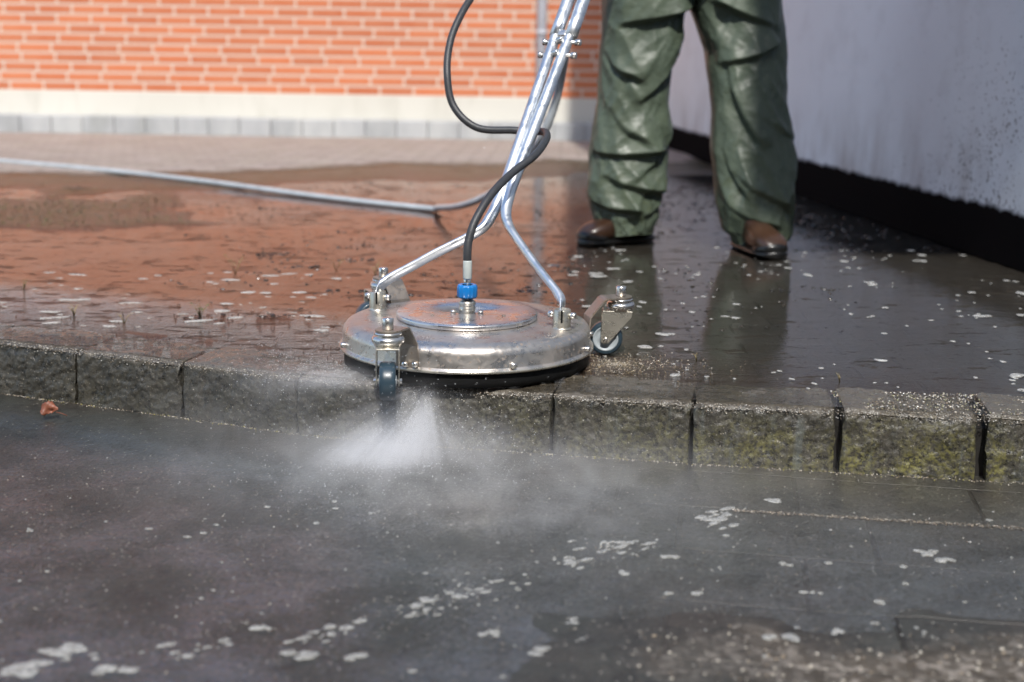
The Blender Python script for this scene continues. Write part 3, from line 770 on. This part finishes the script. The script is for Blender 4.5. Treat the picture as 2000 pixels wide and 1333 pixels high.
# trousers: two lofted legs with modelled creases, joined by the seat
TL = [(-.02, .385, .086), (.045, .385, .090), (.085, .383, .114), (.164, .375, .126), (.304, .388, .137), (.475, .394, .120), (.644, .405, .126), (.727, .420, .137), (.81, .432, .148), (1.0, .47, .150)]
TR = [(-.02, .832, .090), (.034, .832, .093), (.061, .819, .117), (.147, .807, .130), (.318, .793, .138), (.485, .775, .126), (.649, .763, .135), (.730, .744, .147), (.81, .722, .156), (1.0, .68, .155)]
FL = [((1200, 44), (1338, 0), 1.5, .032), ((1232, 186), (1322, 74), 1.4, .027), ((1166, 100), (1216, 142), .9, .016), ((1184, 206), (1236, 262), .7, .012),
      ((1152, 288), (1262, 286), 1.4, .020), ((1222, 342), (1298, 244), 1.1, .017), ((1178, 336), (1276, 366), 1.5, .020), ((1142, 376), (1226, 402), 1.3, .019), ((1215, 420), (1288, 384), 1.0, .012)]
FR = [((1476, 46), (1385, 8), 1.5, .030), ((1385, 118), (1472, 84), 1.3, .026), ((1396, 126), (1452, 262), 1.0, .017), ((1420, 330), (1512, 392), 1.2, .017), ((1500, 392), (1556, 300), 1.1, .014),
      ((1408, 390), (1492, 430), 1.3, .014), ((1396, 290), (1436, 366), .9, .013), ((1450, 215), (1545, 262), 1.3, .010)]
def leg(T, folds, y0, s, seed, by):
    fz = []
    for (p, q, wd, amp) in folds:
        e = []
        for (px, py) in (p, q):
            z = .81 - py * s; cx, a = lerp_tab(T, z)
            xw = (px - 1000 + (py - 666) * -.0157) / 580. * (1 if True else 1)
            uu = max(-.98, min(.98, (xw - cx) / a)); e.append(Vector((math.asin(uu) * a * .95, z)))
        fz.append((e[0], e[1], wd, amp * (1.12 if seed < 5 else .85)))
    nt, nv = 170, 260; vs = []; fs = []
    zt, zb = .98, .028
    for j in range(nv + 1):
        z = zb + (zt - zb) * j / nv
        cx, a = lerp_tab(T, z); dp = .105 + .028 * sstep(.3, .8, z) - .012 * sstep(.12, .02, z)
        for k in range(nt):
            th = -math.pi + 2 * math.pi * k / nt          # 0 faces the camera
            dsp = 0; u = th * a * .95
            for (A, B_, wd, amp) in fz:
                ab = B_ - A; L = ab.length; t = Vector((u, z)) - A; al = t.dot(ab) / L
                n2 = Vector((-ab.y, ab.x)) / L
                if n2.y < 0: n2 = -n2
                dd = t.dot(n2)
                ee = 1.
                if al < 0: ee = math.exp(-(al / .022) ** 2)
                elif al > L: ee = math.exp(-((al - L) / .03) ** 2)
                if ee < .01 or abs(dd) > .16: continue
                arc = .010 * math.sin(math.pi * max(0, min(1, al / L))); dd += arc
                w1, w2, w3 = .10 * wd, .017, .075 * wd
                if dd > 0: f_ = max(0, 1 - dd / w1) ** 1.25
                elif dd > -w2: f_ = 1 + 1.55 * dd / w2
                else: f_ = min(0, -.55 * (1 - (-dd - w2) / w3))
                ee *= .35 + .85 * max(0, min(1, al / L))
                dsp += amp * f_ * ee
            # general crumple: stretched ridged noise
            g1 = noise.noise(Vector((math.sin(th) * 1.5 + seed + z * 2, math.cos(th) * 1.5, z * 8 + 1.2 * math.sin(th))))
            g2 = noise.noise(Vector((math.sin(th) * 2.6 + seed - z * 5, math.cos(th) * 2.6, z * 15 - 2 * math.sin(th))))
            dsp += .020 * (.25 - abs(g1)) + .006 * (.2 - abs(g2)) + .0012 * nz(math.sin(th) * 9, math.cos(th) * 9 + seed, z * 60, 2)
            front = .5 + .5 * math.cos(th)
            side = abs(math.sin(th))
            r_ = dsp * (1 - .55 * side ** 6)
            cyy = y0 + by(z)
            zz = z
            if j < 4: dsp *= .3; zz = z + .012 * math.sin(th + .6) + .02 * (1 - math.cos(th)) * -.5
            sx = math.copysign(abs(math.sin(th)) ** .9, math.sin(th)); cs = math.copysign(abs(math.cos(th)) ** .9, math.cos(th))
            vs.append((cx + sx * (a + r_), cyy - cs * (dp + r_), zz))
    for j in range(nv):
        for k in range(nt): k2 = (k + 1) % nt; fs.append((j * nt + k, j * nt + k2, (j + 1) * nt + k2, (j + 1) * nt + k))
    return vs, fs
b = MB()
b.add(*leg(TL, FL, 4.48, .001707, 1.3, lambda z: .03 * sstep(.2, .9, z)))
b.add(*leg(TR, FR, 4.38, .001665, 6.1, lambda z: .12 * sstep(.1, .9, z)))
# seat
pr = []
n = 60; vs = []; fs = []
for j in range(13):
    t = j / 12; z = .875 + .235 * t; hw = .285 * (1 - t) ** .3 * .3 + .20; 
    a_, c_ = .265 - .07 * t, .145 - .01 * t
    for k in range(n):
        th = 2 * math.pi * k / n
        vs.append((.578 + a_ * math.cos(th), 4.50 + c_ * math.sin(th), z + (.03 * math.cos(2 * th) if j == 0 else 0) + .01 * nz(th, z, 0, 2)))
for j in range(12):
    for k in range(n): k2 = (k + 1) % n; fs.append((j * n + k, j * n + k2, (j + 1) * n + k2, (j + 1) * n + k))
b.add(vs, fs)
b.build('trousers', M['fabric'], PR, O)

def boot(toe, heel):
    toe = Vector((*toe, 0)); heel = Vector((*heel, 0)); d = (toe - heel); L = d.length; d /= L; s = Vector((-d.y, d.x, 0)); up = Vector((0, 0, 1))
    def loft(stations, n=36, off=0., zmin=None):
        vs = []; fs = []
        for (t, hw_, top, bot) in stations:
            for k in range(n):
                a = 2 * math.pi * k / n
                cx_ = math.copysign(abs(math.cos(a)) ** .8, math.cos(a)); cz = math.copysign(abs(math.sin(a)) ** .8, math.sin(a))
                h = (top - bot) / 2
                vs.append(heel + d * (L * t) + s * cx_ * (hw_ + off) + up * (bot + h + cz * (h + off)))
        for i in range(len(stations) - 1):
            for k in range(n): k2 = (k + 1) % n; fs.append((i * n + k, i * n + k2, (i + 1) * n + k2, (i + 1) * n + k))
        fs.append(tuple(range(n))); fs.append(tuple((len(stations) - 1) * n + k for k in range(n))[::-1])
        return MB().add(vs, fs)
    S = [(0., .012, .07, .02), (.02, .028, .10, .014), (.08, .036, .15, .012), (.22, .040, .19, .012), (.36, .042, .17, .012), (.46, .043, .125, .012), (.56, .046, .102, .012), (.68, .051, .090, .012), (.80, .053, .080, .012),
         (.90, .047, .068, .012), (.96, .036, .055, .014), (.992, .020, .042, .018), (1.0, .006, .032, .022)]
    r = loft(S).build('boot', M['leather'], PR, O, sub=1)
    S2 = [(t, h_, tp * f_, bt) for (t, h_, tp, bt), f_ in zip(S[7:], (.42, .50, .66, .92, 1, 1))]
    loft(S2, off=.003).build('toe_cap', M['boot'], r, O, sub=1)
    S3 = [(t, h_ + .005, .024, .0) for (t, h_, tp, bt) in S[:-1]] + [(1.01, .008, .022, .002)]
    loft(S3).build('sole', M['boot'], r, O, sub=1)
    return r
boot((.222, 4.375), (.480, 4.540)); boot((.845, 4.140), (.765, 4.425))

# body (continuous, mostly beneath the clothes and above the picture)
def skin(name, verts, edges, rad, mat, parent, root=0, sub=2):
    me = bpy.data.meshes.new(name); me.from_pydata([Vector(v) - O for v in verts], edges, []); me.materials.append(mat)
    ob = bpy.data.objects.new(name, me); col.objects.link(ob); ob.parent = parent
    ob.modifiers.new('skin', 'SKIN')
    for i, r_ in enumerate(rad):
        sv_ = me.skin_vertices[0].data[i]; sv_.radius = r_ if isinstance(r_, tuple) else (r_, r_); sv_.use_root = (i == root)
    m_ = ob.modifiers.new('sub', 'SUBSURF'); m_.levels = sub; m_.render_levels = sub
    for p in me.polygons: p.use_smooth = True
    ob.modifiers['skin'].use_smooth_shade = True
    return ob
hl, hr = GP - AX * .085, Vector((.95, 4.18, .965))
V = [(.59, 4.50, .95), (.585, 4.42, 1.15), (.58, 4.30, 1.36), (.58, 4.24, 1.46), (.575, 4.19, 1.54), (.57, 4.16, 1.62), (.57, 4.13, 1.72),
     (.49, 4.50, .88), (.43, 4.52, .50), (.42, 4.54, .10), (.69, 4.50, .88), (.74, 4.44, .50), (.765, 4.42, .10),
     (.39, 4.26, 1.43), (.27, 4.06, 1.24), tuple(hl + Vector((.02, .09, .03))), (.77, 4.26, 1.43), (.93, 4.33, 1.20), (.95, 4.22, 1.04)]
E_ = [(0, 1), (1, 2), (2, 3), (3, 4), (4, 5), (5, 6), (0, 7), (7, 8), (8, 9), (0, 10), (10, 11), (11, 12), (3, 13), (13, 14), (14, 15), (3, 16), (16, 17), (17, 18)]
body = skin('body', V, E_, [.12, .115, .12, .09, .052, .078, .06, .08, .06, .045, .08, .06, .045, .055, .042, .03, .055, .042, .03], M['skin'], PR)
fc = Vector((.57, 4.075, 1.645))
MB().lathe([(.0001, .0), (.010, .004), (.012, .014), (.006, .034), (.0001, .040)], (fc.x, fc.y, fc.z), 12).build('nose', M['skin'], body, O)
for s_ in (-1, 1):
    MB().lathe([(.0001, -.008), (.008, -.004), (.010, 0), (.008, .004), (.0001, .008)], (fc.x + s_ * .03, fc.y + .012, fc.z + .040), 12).build('eye', M['hair'], body, O)
    MB().lathe([(.0001, -.025), (.012, -.015), (.016, 0), (.012, .015), (.0001, .03)], (fc.x + s_ * .078, fc.y + .085, fc.z + .025), 12).build('ear', M['skin'], body, O)
MB().cyl((fc.x - .02, fc.y + .012, fc.z - .022), (fc.x + .02, fc.y + .012, fc.z - .022), .004, 10).build('mouth', M['leather'], body, O)
MB().lathe([(.098, 1.655), (.104, 1.70), (.095, 1.755), (.060, 1.795), (.0001, 1.805)], (.57, 4.165, 0), 30).build('hair', M['hair'], body, O)
JV = V[:5] + V[13:]; JE = [(0, 1), (1, 2), (2, 3), (3, 4), (3, 5), (5, 6), (6, 7), (3, 8), (8, 9), (9, 10)]
JV[0] = (.59, 4.50, .90); JV[4] = (.577, 4.21, 1.50)
skin('jacket', JV, JE, [(.22, .15), (.20, .145), (.20, .14), (.12, .11), .075, .085, .068, .048, .085, .068, .048], M['jacket'], PR, root=0)
for hnd, sg in ((hl, -1), (hr, 1)):
    cc = hnd + Vector((.0, .03, .012)); vs = [tuple(hnd + Vector((.03, .09, .03))), tuple(cc)]; ed = [(0, 1)]; rad = [.03, .028]
    for q in range(4):
        o_ = AX * (-.030 + .020 * q); base = hnd + o_ + UD * .018 + Vector((0, .012, .010)); i0 = len(vs)
        vs += [tuple(base), tuple(hnd + o_ - Vector((0, .022, -.016))), tuple(hnd + o_ - Vector((0, .020, .014))), tuple(hnd + o_ - Vector((0, .002, .022)))]
        ed += [(1, i0), (i0, i0 + 1), (i0 + 1, i0 + 2), (i0 + 2, i0 + 3)]; rad += [.012, .0095, .009, .008]
    i0 = len(vs); vs += [tuple(cc - AX * sg * .030 + Vector((0, -.01, -.015))), tuple(hnd - AX * sg * .036 - Vector((0, .012, .018)))]
    ed += [(1, i0), (i0, i0 + 1)]; rad += [.013, .010]
    skin('glove', vs, ed, rad, M['glove'], PR, root=1, sub=1)

# ------------------------------------------------------------------ small stuff
def blob(b, x, y, z, r, h, n=16, el=1., seed=0, ca=0.):
    vs = [(x, y, z + h)]; c_, s_ = math.cos(ca), math.sin(ca)
    for ring, hh in ((.55, h * .9), (.9, h * .45), (1., -.0012)):
        for k in range(n):
            a = 2 * math.pi * k / n; rr = r * ring * (1 + .55 * noise.noise(Vector((math.cos(a) * 1.5 + seed, math.sin(a) * 1.5, seed * 1.7))) + .22 * noise.noise(Vector((math.cos(a) * 4 + seed, math.sin(a) * 4, seed))))
            dx, dy = rr * math.cos(a) * el, rr * math.sin(a) / el
            vs.append((x + dx * c_ - dy * s_, y + dx * s_ + dy * c_, z + hh))
    fs = [(0, 1 + k, 1 + (k + 1) % n) for k in range(n)]
    for j in range(2):
        for k in range(n): k2 = (k + 1) % n; fs.append((1 + j * n + k, 1 + (j + 1) * n + k, 1 + (j + 1) * n + k2, 1 + j * n + k2))
    b.add(vs, fs)
F = MB()
def okw(x, y, pad=.03): return x < wx(y) - pad and y > ky(x) + .10 and (x - CX) ** 2 + (y - CY) ** 2 > .30 ** 2
for i in range(330):
    x = rnd.uniform(.12, 1.55); y = 2.45 + 1.95 * rnd.random() ** 1.15
    if not okw(x, y) or nz(x, y, 4, 3, 2.2) < -.22 : continue
    r_ = rnd.choice((.003, .004, .005, .007, .009, .013)) * rnd.uniform(.8, 1.3)
    blob(F, x, y, WZ, r_, r_ * .10, 14, rnd.uniform(1, 1.4), i, rnd.uniform(0, 3))
    if r_ > .01 and rnd.random() < .5: blob(F, x + r_ * 1.3, y + .004, WZ, r_ * .7, .0008, 14, 1.2, i + .5)
for i in range(75):
    x = rnd.uniform(-1.35, -.42); y = rnd.uniform(2.95, 3.75)
    if not okw(x, y): continue
    r_ = rnd.choice((.004, .006, .008, .011, .015)) * rnd.uniform(.8, 1.3)
    blob(F, x, y, WZ, r_, r_ * .06, 16, rnd.uniform(1.1, 1.7), i + 40, rnd.uniform(-.3, .5))
tag(F.build('foam', M['foam']), kind='stuff')
F2 = MB()
FLN = [(.36, 2.10), (.3443, 2.055), (.2079, 1.9565), (.1495, 1.9321), (.02, 1.82), (-.0883, 1.7267), (-.1734, 1.639), (-.36, 1.575), (-.5862, 1.5185)]
FP = smooth_path([(x, y, 0) for x, y in FLN], 12)
z2 = -.1203
for i in range(330):
    p = FP[rnd.randrange(len(FP))]; clus = nz(p.x, p.y, 7, 2, 9)
    if clus < -.05: continue
    sprd = .010 + .010 * rnd.random()
    blob(F2, p.x + rnd.gauss(0, sprd * 1.5), p.y + rnd.gauss(0, sprd), z2, rnd.choice((.0015, .002, .003, .004, .006, .008)) * rnd.uniform(.7, 1.2), .0006, 14, rnd.uniform(1, 1.8), i, .5)
for (x, y, r_) in [(-.56, 1.545, .026), (-.50, 1.50, .018), (-.60, 1.50, .022), (-.26, 1.55, .018), (-.19, 1.545, .014), (-.33, 1.62, .012), (.66, 1.93, .016), (.672, 1.905, .014), (.70, 1.52, .017), (.37, 1.60, .015),
                   (.345, 1.60, .009), (.20, 1.60, .010), (.31, 1.665, .009), (.76, 1.60, .013), (.49, 1.885, .008), (.42, 1.88, .008), (.25, 1.90, .009), (.44, 1.77, .008), (.53, 1.74, .009), (.44, 1.62, .010), (.045, 1.57, .016), (.10, 1.60, .010),
                   (-.02, 1.62, .012), (.46, 2.17, .012), (.09, 1.66, .010), (.17, 1.83, .010), (.23, 1.76, .007), (.27, 1.76, .008)]:
    for q in range(5):
        blob(F2, x + rnd.gauss(0, r_ * .5), y + rnd.gauss(0, r_ * .35), z2 + (.009 if y < 1.64 and x > .3 else 0) + q * .0002, r_ * rnd.uniform(.25, .6), .001, 18, rnd.uniform(1, 1.5), x * 9 + q, rnd.uniform(-.4, .4))
for i in range(110):
    x = rnd.uniform(-.9, .95); y = rnd.uniform(1.45, 2.15)
    if y > ky(x) - .06: continue
    blob(F2, x, y, z2 + (.008 if y < 1.64 and x > .2 else 0), rnd.choice((.0015, .002, .003, .005)), .0006, 10, rnd.uniform(1, 1.5), i)
tag(F2.build('foam', M['foam2']), kind='stuff')

ICO = [(0, 0, 1), (.894, 0, .447), (.276, .851, .447), (-.724, .526, .447), (-.724, -.526, .447), (.276, -.851, .447), (.724, .526, -.447), (-.276, .851, -.447), (-.894, 0, -.447), (-.276, -.851, -.447), (.724, -.526, -.447), (0, 0, -1)]
ICF = [(0, 1, 2), (0, 2, 3), (0, 3, 4), (0, 4, 5), (0, 5, 1), (1, 6, 2), (2, 7, 3), (3, 8, 4), (4, 9, 5), (5, 10, 1), (6, 7, 2), (7, 8, 3), (8, 9, 4), (9, 10, 5), (10, 6, 1), (11, 7, 6), (11, 8, 7), (11, 9, 8), (11, 10, 9), (11, 6, 10)]
def peb(b, x, y, z, r, c, fl=.7):
    sx, sy, sz = (r * rnd.uniform(.6, 1.3) for _ in range(3)); a = rnd.uniform(0, 6.3); ca, sa = math.cos(a), math.sin(a)
    b.add([(x + (p[0] * ca - p[1] * sa) * sx, y + (p[0] * sa + p[1] * ca) * sy, z + p[2] * sz * fl) for p in ICO], ICF, rnd.random() < .5, c)
G = MB()
PAL = [(.55, .50, .42), (.40, .36, .30), (.16, .13, .10), (.10, .08, .06), (.30, .24, .17), (.07, .06, .04), (.65, .63, .58)]
for i in range(5200):     # worn edge of the kerb
    x = rnd.uniform(-1.35, 1.05); c_ = rnd.choice(PAL)
    tz = top_z(x); y = ky(x)
    g = abs(rnd.gauss(0, 1))
    if rnd.random() < .45: peb(G, x, y + .004 + g * .006, tz - .0025 - .002 * rnd.random(), rnd.uniform(.0005, .0014), c_)
    else: peb(G, x, y - .001, tz - .004 - abs(rnd.gauss(0, .006)), rnd.uniform(.0006, .0016), c_)
for i in range(1500):     # dry tops on the right
    x = rnd.uniform(.62, 1.1); y = ky(x) + rnd.uniform(.01, KD)
    peb(G, x, y, top_z(x), rnd.uniform(.0008, .0022), rnd.choice(PAL + [(.35, .34, .20)]))
for i in range(1300):     # foot of the kerb
    x = rnd.uniform(-1.2, 1.05); peb(G, x, ky(x) - .004 - abs(rnd.gauss(0, .007)), -.1195, rnd.uniform(.0006, .0018), rnd.choice(PAL[:5] + [(.3, .27, .08)]))
for i in range(1500):     # silt along the first gutter joint
    x = rnd.uniform(.38, 1.1); y = 2.075 - .14 * (x - .65) + rnd.gauss(0, .004)
    peb(G, x, y, -.1195, rnd.uniform(.0006, .0018), rnd.choice(PAL[1:6]))
for i in range(4200):     # loose grit on the road, coarser on the dry stones near the camera
    x = rnd.uniform(-1., 1.1); y = rnd.uniform(1.35, 2.4)
    if y > ky(x) - .02: continue
    z = road_h(x, y)
    if z < -.118 and rnd.random() < .55: continue
    peb(G, x, y, max(z, -.1205), rnd.uniform(.0005, .0015) * (2.4 if z > -.116 else 1), rnd.choice(PAL[:5] if z > -.116 else PAL))
for i in range(1700):     # sand round the right castor
    a = rnd.uniform(0, 6.3); q = abs(rnd.gauss(0, 1)); x = .22 + q * .11 * math.cos(a); y = 2.66 + q * .07 * math.sin(a)
    if (x - CX) ** 2 + (y - CY) ** 2 < .262 ** 2 or y < ky(x) + .01: continue
    peb(G, x, y, max(up_h(x, y), .0) , rnd.uniform(.0006, .0022), rnd.choice(PAL[1:6] + [(.22, .17, .10)]))
tag(G.build('grit', M['grit']), kind='stuff')

D = MB()        # dark silt crumbs lying in the flood
def crumbs(x, y, n, sx, sy, rmin, rmax):
    for _ in range(n):
        xx = x + rnd.gauss(0, sx); yy = y + rnd.gauss(0, sy)
        if yy < ky(xx) + .03 or xx > wx(yy) - .02 or (xx - CX) ** 2 + (yy - CY) ** 2 < .29 ** 2: continue
        k = rnd.uniform(.5, 1.4); peb(D, xx, yy, -.001 + rnd.uniform(-.001, .002), rnd.uniform(rmin, rmax), (.026 * k, .021 * k, .014 * k), .16 if yy < 3.4 else .4)
for i in range(420):
    x = rnd.uniform(-2.2, .9); y = 3.0 + 4.0 * rnd.random() ** 1.4
    if x < -.8 - .3 * (y - 3): continue
    crumbs(x, y, rnd.randrange(2, 11), .028 * (1 + .2 * (y - 3)), .035, .002, .008)
for (x, y, n_) in [(-.75, 3.09, 40), (-.60, 3.12, 16), (-.36, 3.45, 24), (-.33, 3.42, 30), (-.62, 3.85, 24), (-.48, 4.0, 26), (.10, 3.35, 30), (.05, 3.5, 26), (-.75, 4.1, 18)]:
    crumbs(x, y, n_, .035, .018, .003, .009)
for i in range(70): crumbs(rnd.uniform(.45, 1.3), rnd.uniform(4.7, 6.5), 9, .05, .10, .004, .012)
for i in range(26): crumbs(rnd.uniform(1.0, 1.5), rnd.uniform(4.3, 5.4), 9, .05, .06, .004, .010)
for i in range(90):   # silt streaks just behind the left kerb
    x = rnd.uniform(-1.3, -.4); crumbs(x, ky(x) + rnd.uniform(.06, .30), 10, .035, .008, .0006, .0018)
tag(D.build('silt_crumbs', M['crumbs']), kind='stuff')

# moss and litter tufts on the silted island
Mo = MB()
for i in range(2600):
    x = -1.8 + rnd.gauss(0, .55); y = 5.0 + rnd.gauss(0, .48); h = up_h(x, y)
    if h < .0: continue
    k = rnd.random(); c_ = (.09, .15, .03) if k < .22 else ((.045, .037, .022) if k < .8 else (.16, .14, .09))
    for _ in range(3):
        a = rnd.uniform(0, 6.3); L = rnd.uniform(.003, .011); q = Vector((x, y, h)); d = Vector((math.cos(a), math.sin(a), rnd.uniform(.3, 1.4))).normalized() * L
        s_ = Vector((-d.y, d.x, 0)) * .25
        Mo.add([q, q + d * .5 + s_, q + d, q + d * .5 - s_], [(0, 1, 2, 3)], True, c_)
tag(Mo.build('moss', M['crumbs']), kind='stuff')

def sprig(x, y, h, n, label, mat, z=0., spread=.5):
    r_ = empty('weed_sprig', (x, y, z), label, 'weed'); O_ = Vector((x, y, z))
    b = MB(); lv = MB()
    for i in range(n):
        a = rnd.uniform(0, 6.3); e = O_ + Vector((math.cos(a) * spread * h, math.sin(a) * spread * h, h * rnd.uniform(.5, 1)))
        mid = (O_ + e) / 2 + Vector((0, 0, h * .12)); b.tube([O_ - Vector((0, 0, .004)), mid, e], .0006, 5, [.0009, .0007, .0005])
        for q in (mid, e):
            t = rnd.uniform(0, 6.3); L = h * .16
            d = Vector((math.cos(t), math.sin(t), .4)).normalized() * L; s_ = Vector((-d.y, d.x, 0)) * .45
            lv.add([q, q + d * .5 + s_ + Vector((0, 0, .001)), q + d, q + d * .5 - s_], [(0, 1, 2), (0, 2, 3)], True)
    b.build('stem', M['stem'], r_, O_); lv.build('leaves', mat, r_, O_)
sprig(-.752, 3.088, .040, 7, 'tiny dark green weed sprig on a silt lump in the red puddle', M['green'])
sprig(-.915, 3.02, .032, 3, 'thin pale sprig bent over, left of the silt lump in the red puddle', M['stem'])
sprig(-1.06, 3.10, .026, 6, 'pale dry tuft on a foam patch near the left kerb stones', M['stem'])
sprig(-1.30, 3.42, .026, 5, 'small dry tuft by the left photo edge in the red puddle', M['stem'])
sprig(-.80, 3.72, .055, 4, 'tall thin dry stalk standing in the middle of the red puddle', M['stem'])
sprig(-.40, 3.75, .040, 5, 'pale dry sprig behind the left castor in the red puddle', M['stem'])
sprig(-.52, 3.80, .040, 4, 'dry sprig right of the tall thin stalk in the red puddle', M['stem'])
sprig(.395, 2.72, .016, 3, 'tiny white sprig on wet stone between the right castor and the kerb joint', M['stem'])
sprig(.66, 2.55, .018, 3, 'pale little sprig in the grey puddle behind the right kerb stones', M['stem'])

# dead leaf resting against the kerb foot
lf = empty('dead_leaf', (-.952, 2.60, -.12), 'curled orange brown dead leaf at the kerb foot near the left edge', 'leaf'); O_ = lf.location
b = MB(); nu, nv = 12, 8; vs = []
for i in range(nu + 1):
    t = i / nu; wd = .017 * math.sin(math.pi * min(1, (t * .9 + .05) ** .8)) * (1 - .35 * t)
    for j in range(nv + 1):
        s_ = -1 + 2 * j / nv; jag = 1 + .12 * math.sin(t * 34) * abs(s_)
        vs.append(O_ + Vector((-.018 + .036 * t, .012 * s_ * .4 + .006 * math.sin(3 * t), .019 + wd * s_ * jag * .9 + .004 * abs(s_) + .003 * nz(t * 3, s_ * 2))))
for v_ in range(len(vs)): vs[v_].y += .008 * nz(vs[v_].x * 60, vs[v_].z * 60, 0, 2)
b.add(vs, [(i * (nv + 1) + j, (i + 1) * (nv + 1) + j, (i + 1) * (nv + 1) + j + 1, i * (nv + 1) + j + 1) for i in range(nu) for j in range(nv)])
bl = b.build('blade', M['leaf'], lf, O_); sm_ = bl.modifiers.new('thick', 'SOLIDIFY'); sm_.thickness = .0006
MB().tube([O_ + Vector(p) for p in ((.014, 0, .016), (.026, 0, .013), (.036, .002, .008))], .0009, 6).build('stalk', M['leaf'], lf, O_)

# ------------------------------------------------------------------ spray: droplets and mist
W = MB()
def drops(c, d, spread, n, rmin, rmax, L):
    for _ in range(n):
        t = rnd.random() ** .8; p = Vector(c) + Vector(d) * (L * t) + Vector([rnd.gauss(0, spread * (.3 + t)) for _ in range(3)])
        if p.z < -.119: p.z = -.119
        if p.y > ky(p.x) - .002 and p.z < .002: continue
        r_ = rnd.uniform(rmin, rmax); W.add([(p.x + q[0] * r_, p.y + q[1] * r_, p.z + q[2] * r_) for q in ICO], ICF)
drops((-.165, 2.41, -.02), (-.38, -.45, -.80), .045, 1100, .0003, .0009, .17)
drops((-.22, 2.33, -.105), (-.1, -.6, .25), .13, 900, .0003, .0009, .3)
drops((-.10, 2.38, -.05), (.5, -.5, -.4), .06, 350, .0003, .0008, .2)
drops((-.33, 2.53, .01), (-1, -.1, .1), .03, 350, .0003, .0008, .2)
tag(W.build('water_droplets', M['drop']), kind='stuff')

def m_mist():
    m = Mt('spray_mist'); m.nt.nodes.remove(m.nt.nodes['Geometry']) if False else None
    def g(c, s, amp):     # soft ellipsoid
        v = m.n('VectorMath', {0: m.pos, 1: c}, operation='SUBTRACT').outputs[0]
        v = m.n('VectorMath', {0: v, 1: tuple(1 / k for k in s)}, operation='MULTIPLY').outputs[0]
        l = m.n('VectorMath', {0: v, 1: v}, operation='DOT_PRODUCT').outputs['Value']
        return m.math('MULTIPLY', m.math('POWER', 2.718, m.math('MULTIPLY', l, -1.)), amp)
    AP = (-.160, 2.425, .012)
    dv = m.n('VectorMath', {0: m.pos, 1: AP}, operation='SUBTRACT').outputs[0]
    dn = m.n('VectorMath', {0: dv}, operation='NORMALIZE').outputs[0]
    ray_ = m.ramp(m.noise(9, 5, .65, vec=dn), [(.40, .04), (.62, 1.)])           # streaks fanning out of the nozzle
    core = [((-.165, 2.405, -.045), (.018, .03, .032), 50.), ((-.176, 2.380, -.075), (.024, .035, .030), 75.), ((-.205, 2.345, -.098), (.038, .045, .024), 80.),
            ((-.262, 2.335, -.105), (.055, .05, .020), 30.), ((-.20, 2.40, -.005), (.018, .025, .014), 12.)]
    fan = [((-.25, 2.33, -.09), (.11, .10, .035), 8.), ((-.20, 2.37, -.06), (.08, .07, .05), 6.), ((-.34, 2.49, .004), (.08, .035, .014), 15.), ((-.10, 2.36, -.085), (.08, .08, .035), 4.)]
    soft = [((-.28, 2.23, -.095), (.32, .20, .045), 1.7), ((.04, 2.20, -.10), (.30, .22, .05), 1.7),
            ((-.42, 2.50, -.01), (.13, .05, .04), 3.), ((-.55, 2.50, -.08), (.18, .08, .04), .8), ((.05, 2.0, -.10), (.5, .25, .04), .6)]
    tot = None
    n1 = m.ramp(m.noise(13, 5, .65, dist=.8), [(.36, .0), (.62, 1.)]); n2 = m.ramp(m.noise(40, 4, .65, vec=m.mapping((1, 1, 2)), dist=1.), [(.30, .25), (.62, 1.)])
    for lst, nn in ((core, m.math('MULTIPLY', n2, ray_)), (fan, ray_), (soft, n1)):
        t = None
        for c, s, a in lst:
            q = g(c, s, a); t = q if t is None else m.math('ADD', t, q)
        t = m.math('MULTIPLY', t, m.math('ADD', nn, .12)); tot = t if tot is None else m.math('ADD', tot, t)
    vol = m.n('VolumePrincipled', {'Color': (.97, .975, 1.), 'Density': tot, 'Anisotropy': -.15}).outputs[0]
    m.nt.links.new(vol, m.out.inputs[1]); return m.m
o = MB().box(-1.0, .95, 1.45, 2.60, -.1195, .075).build('spray_mist', m_mist())
tag(o, kind='stuff')
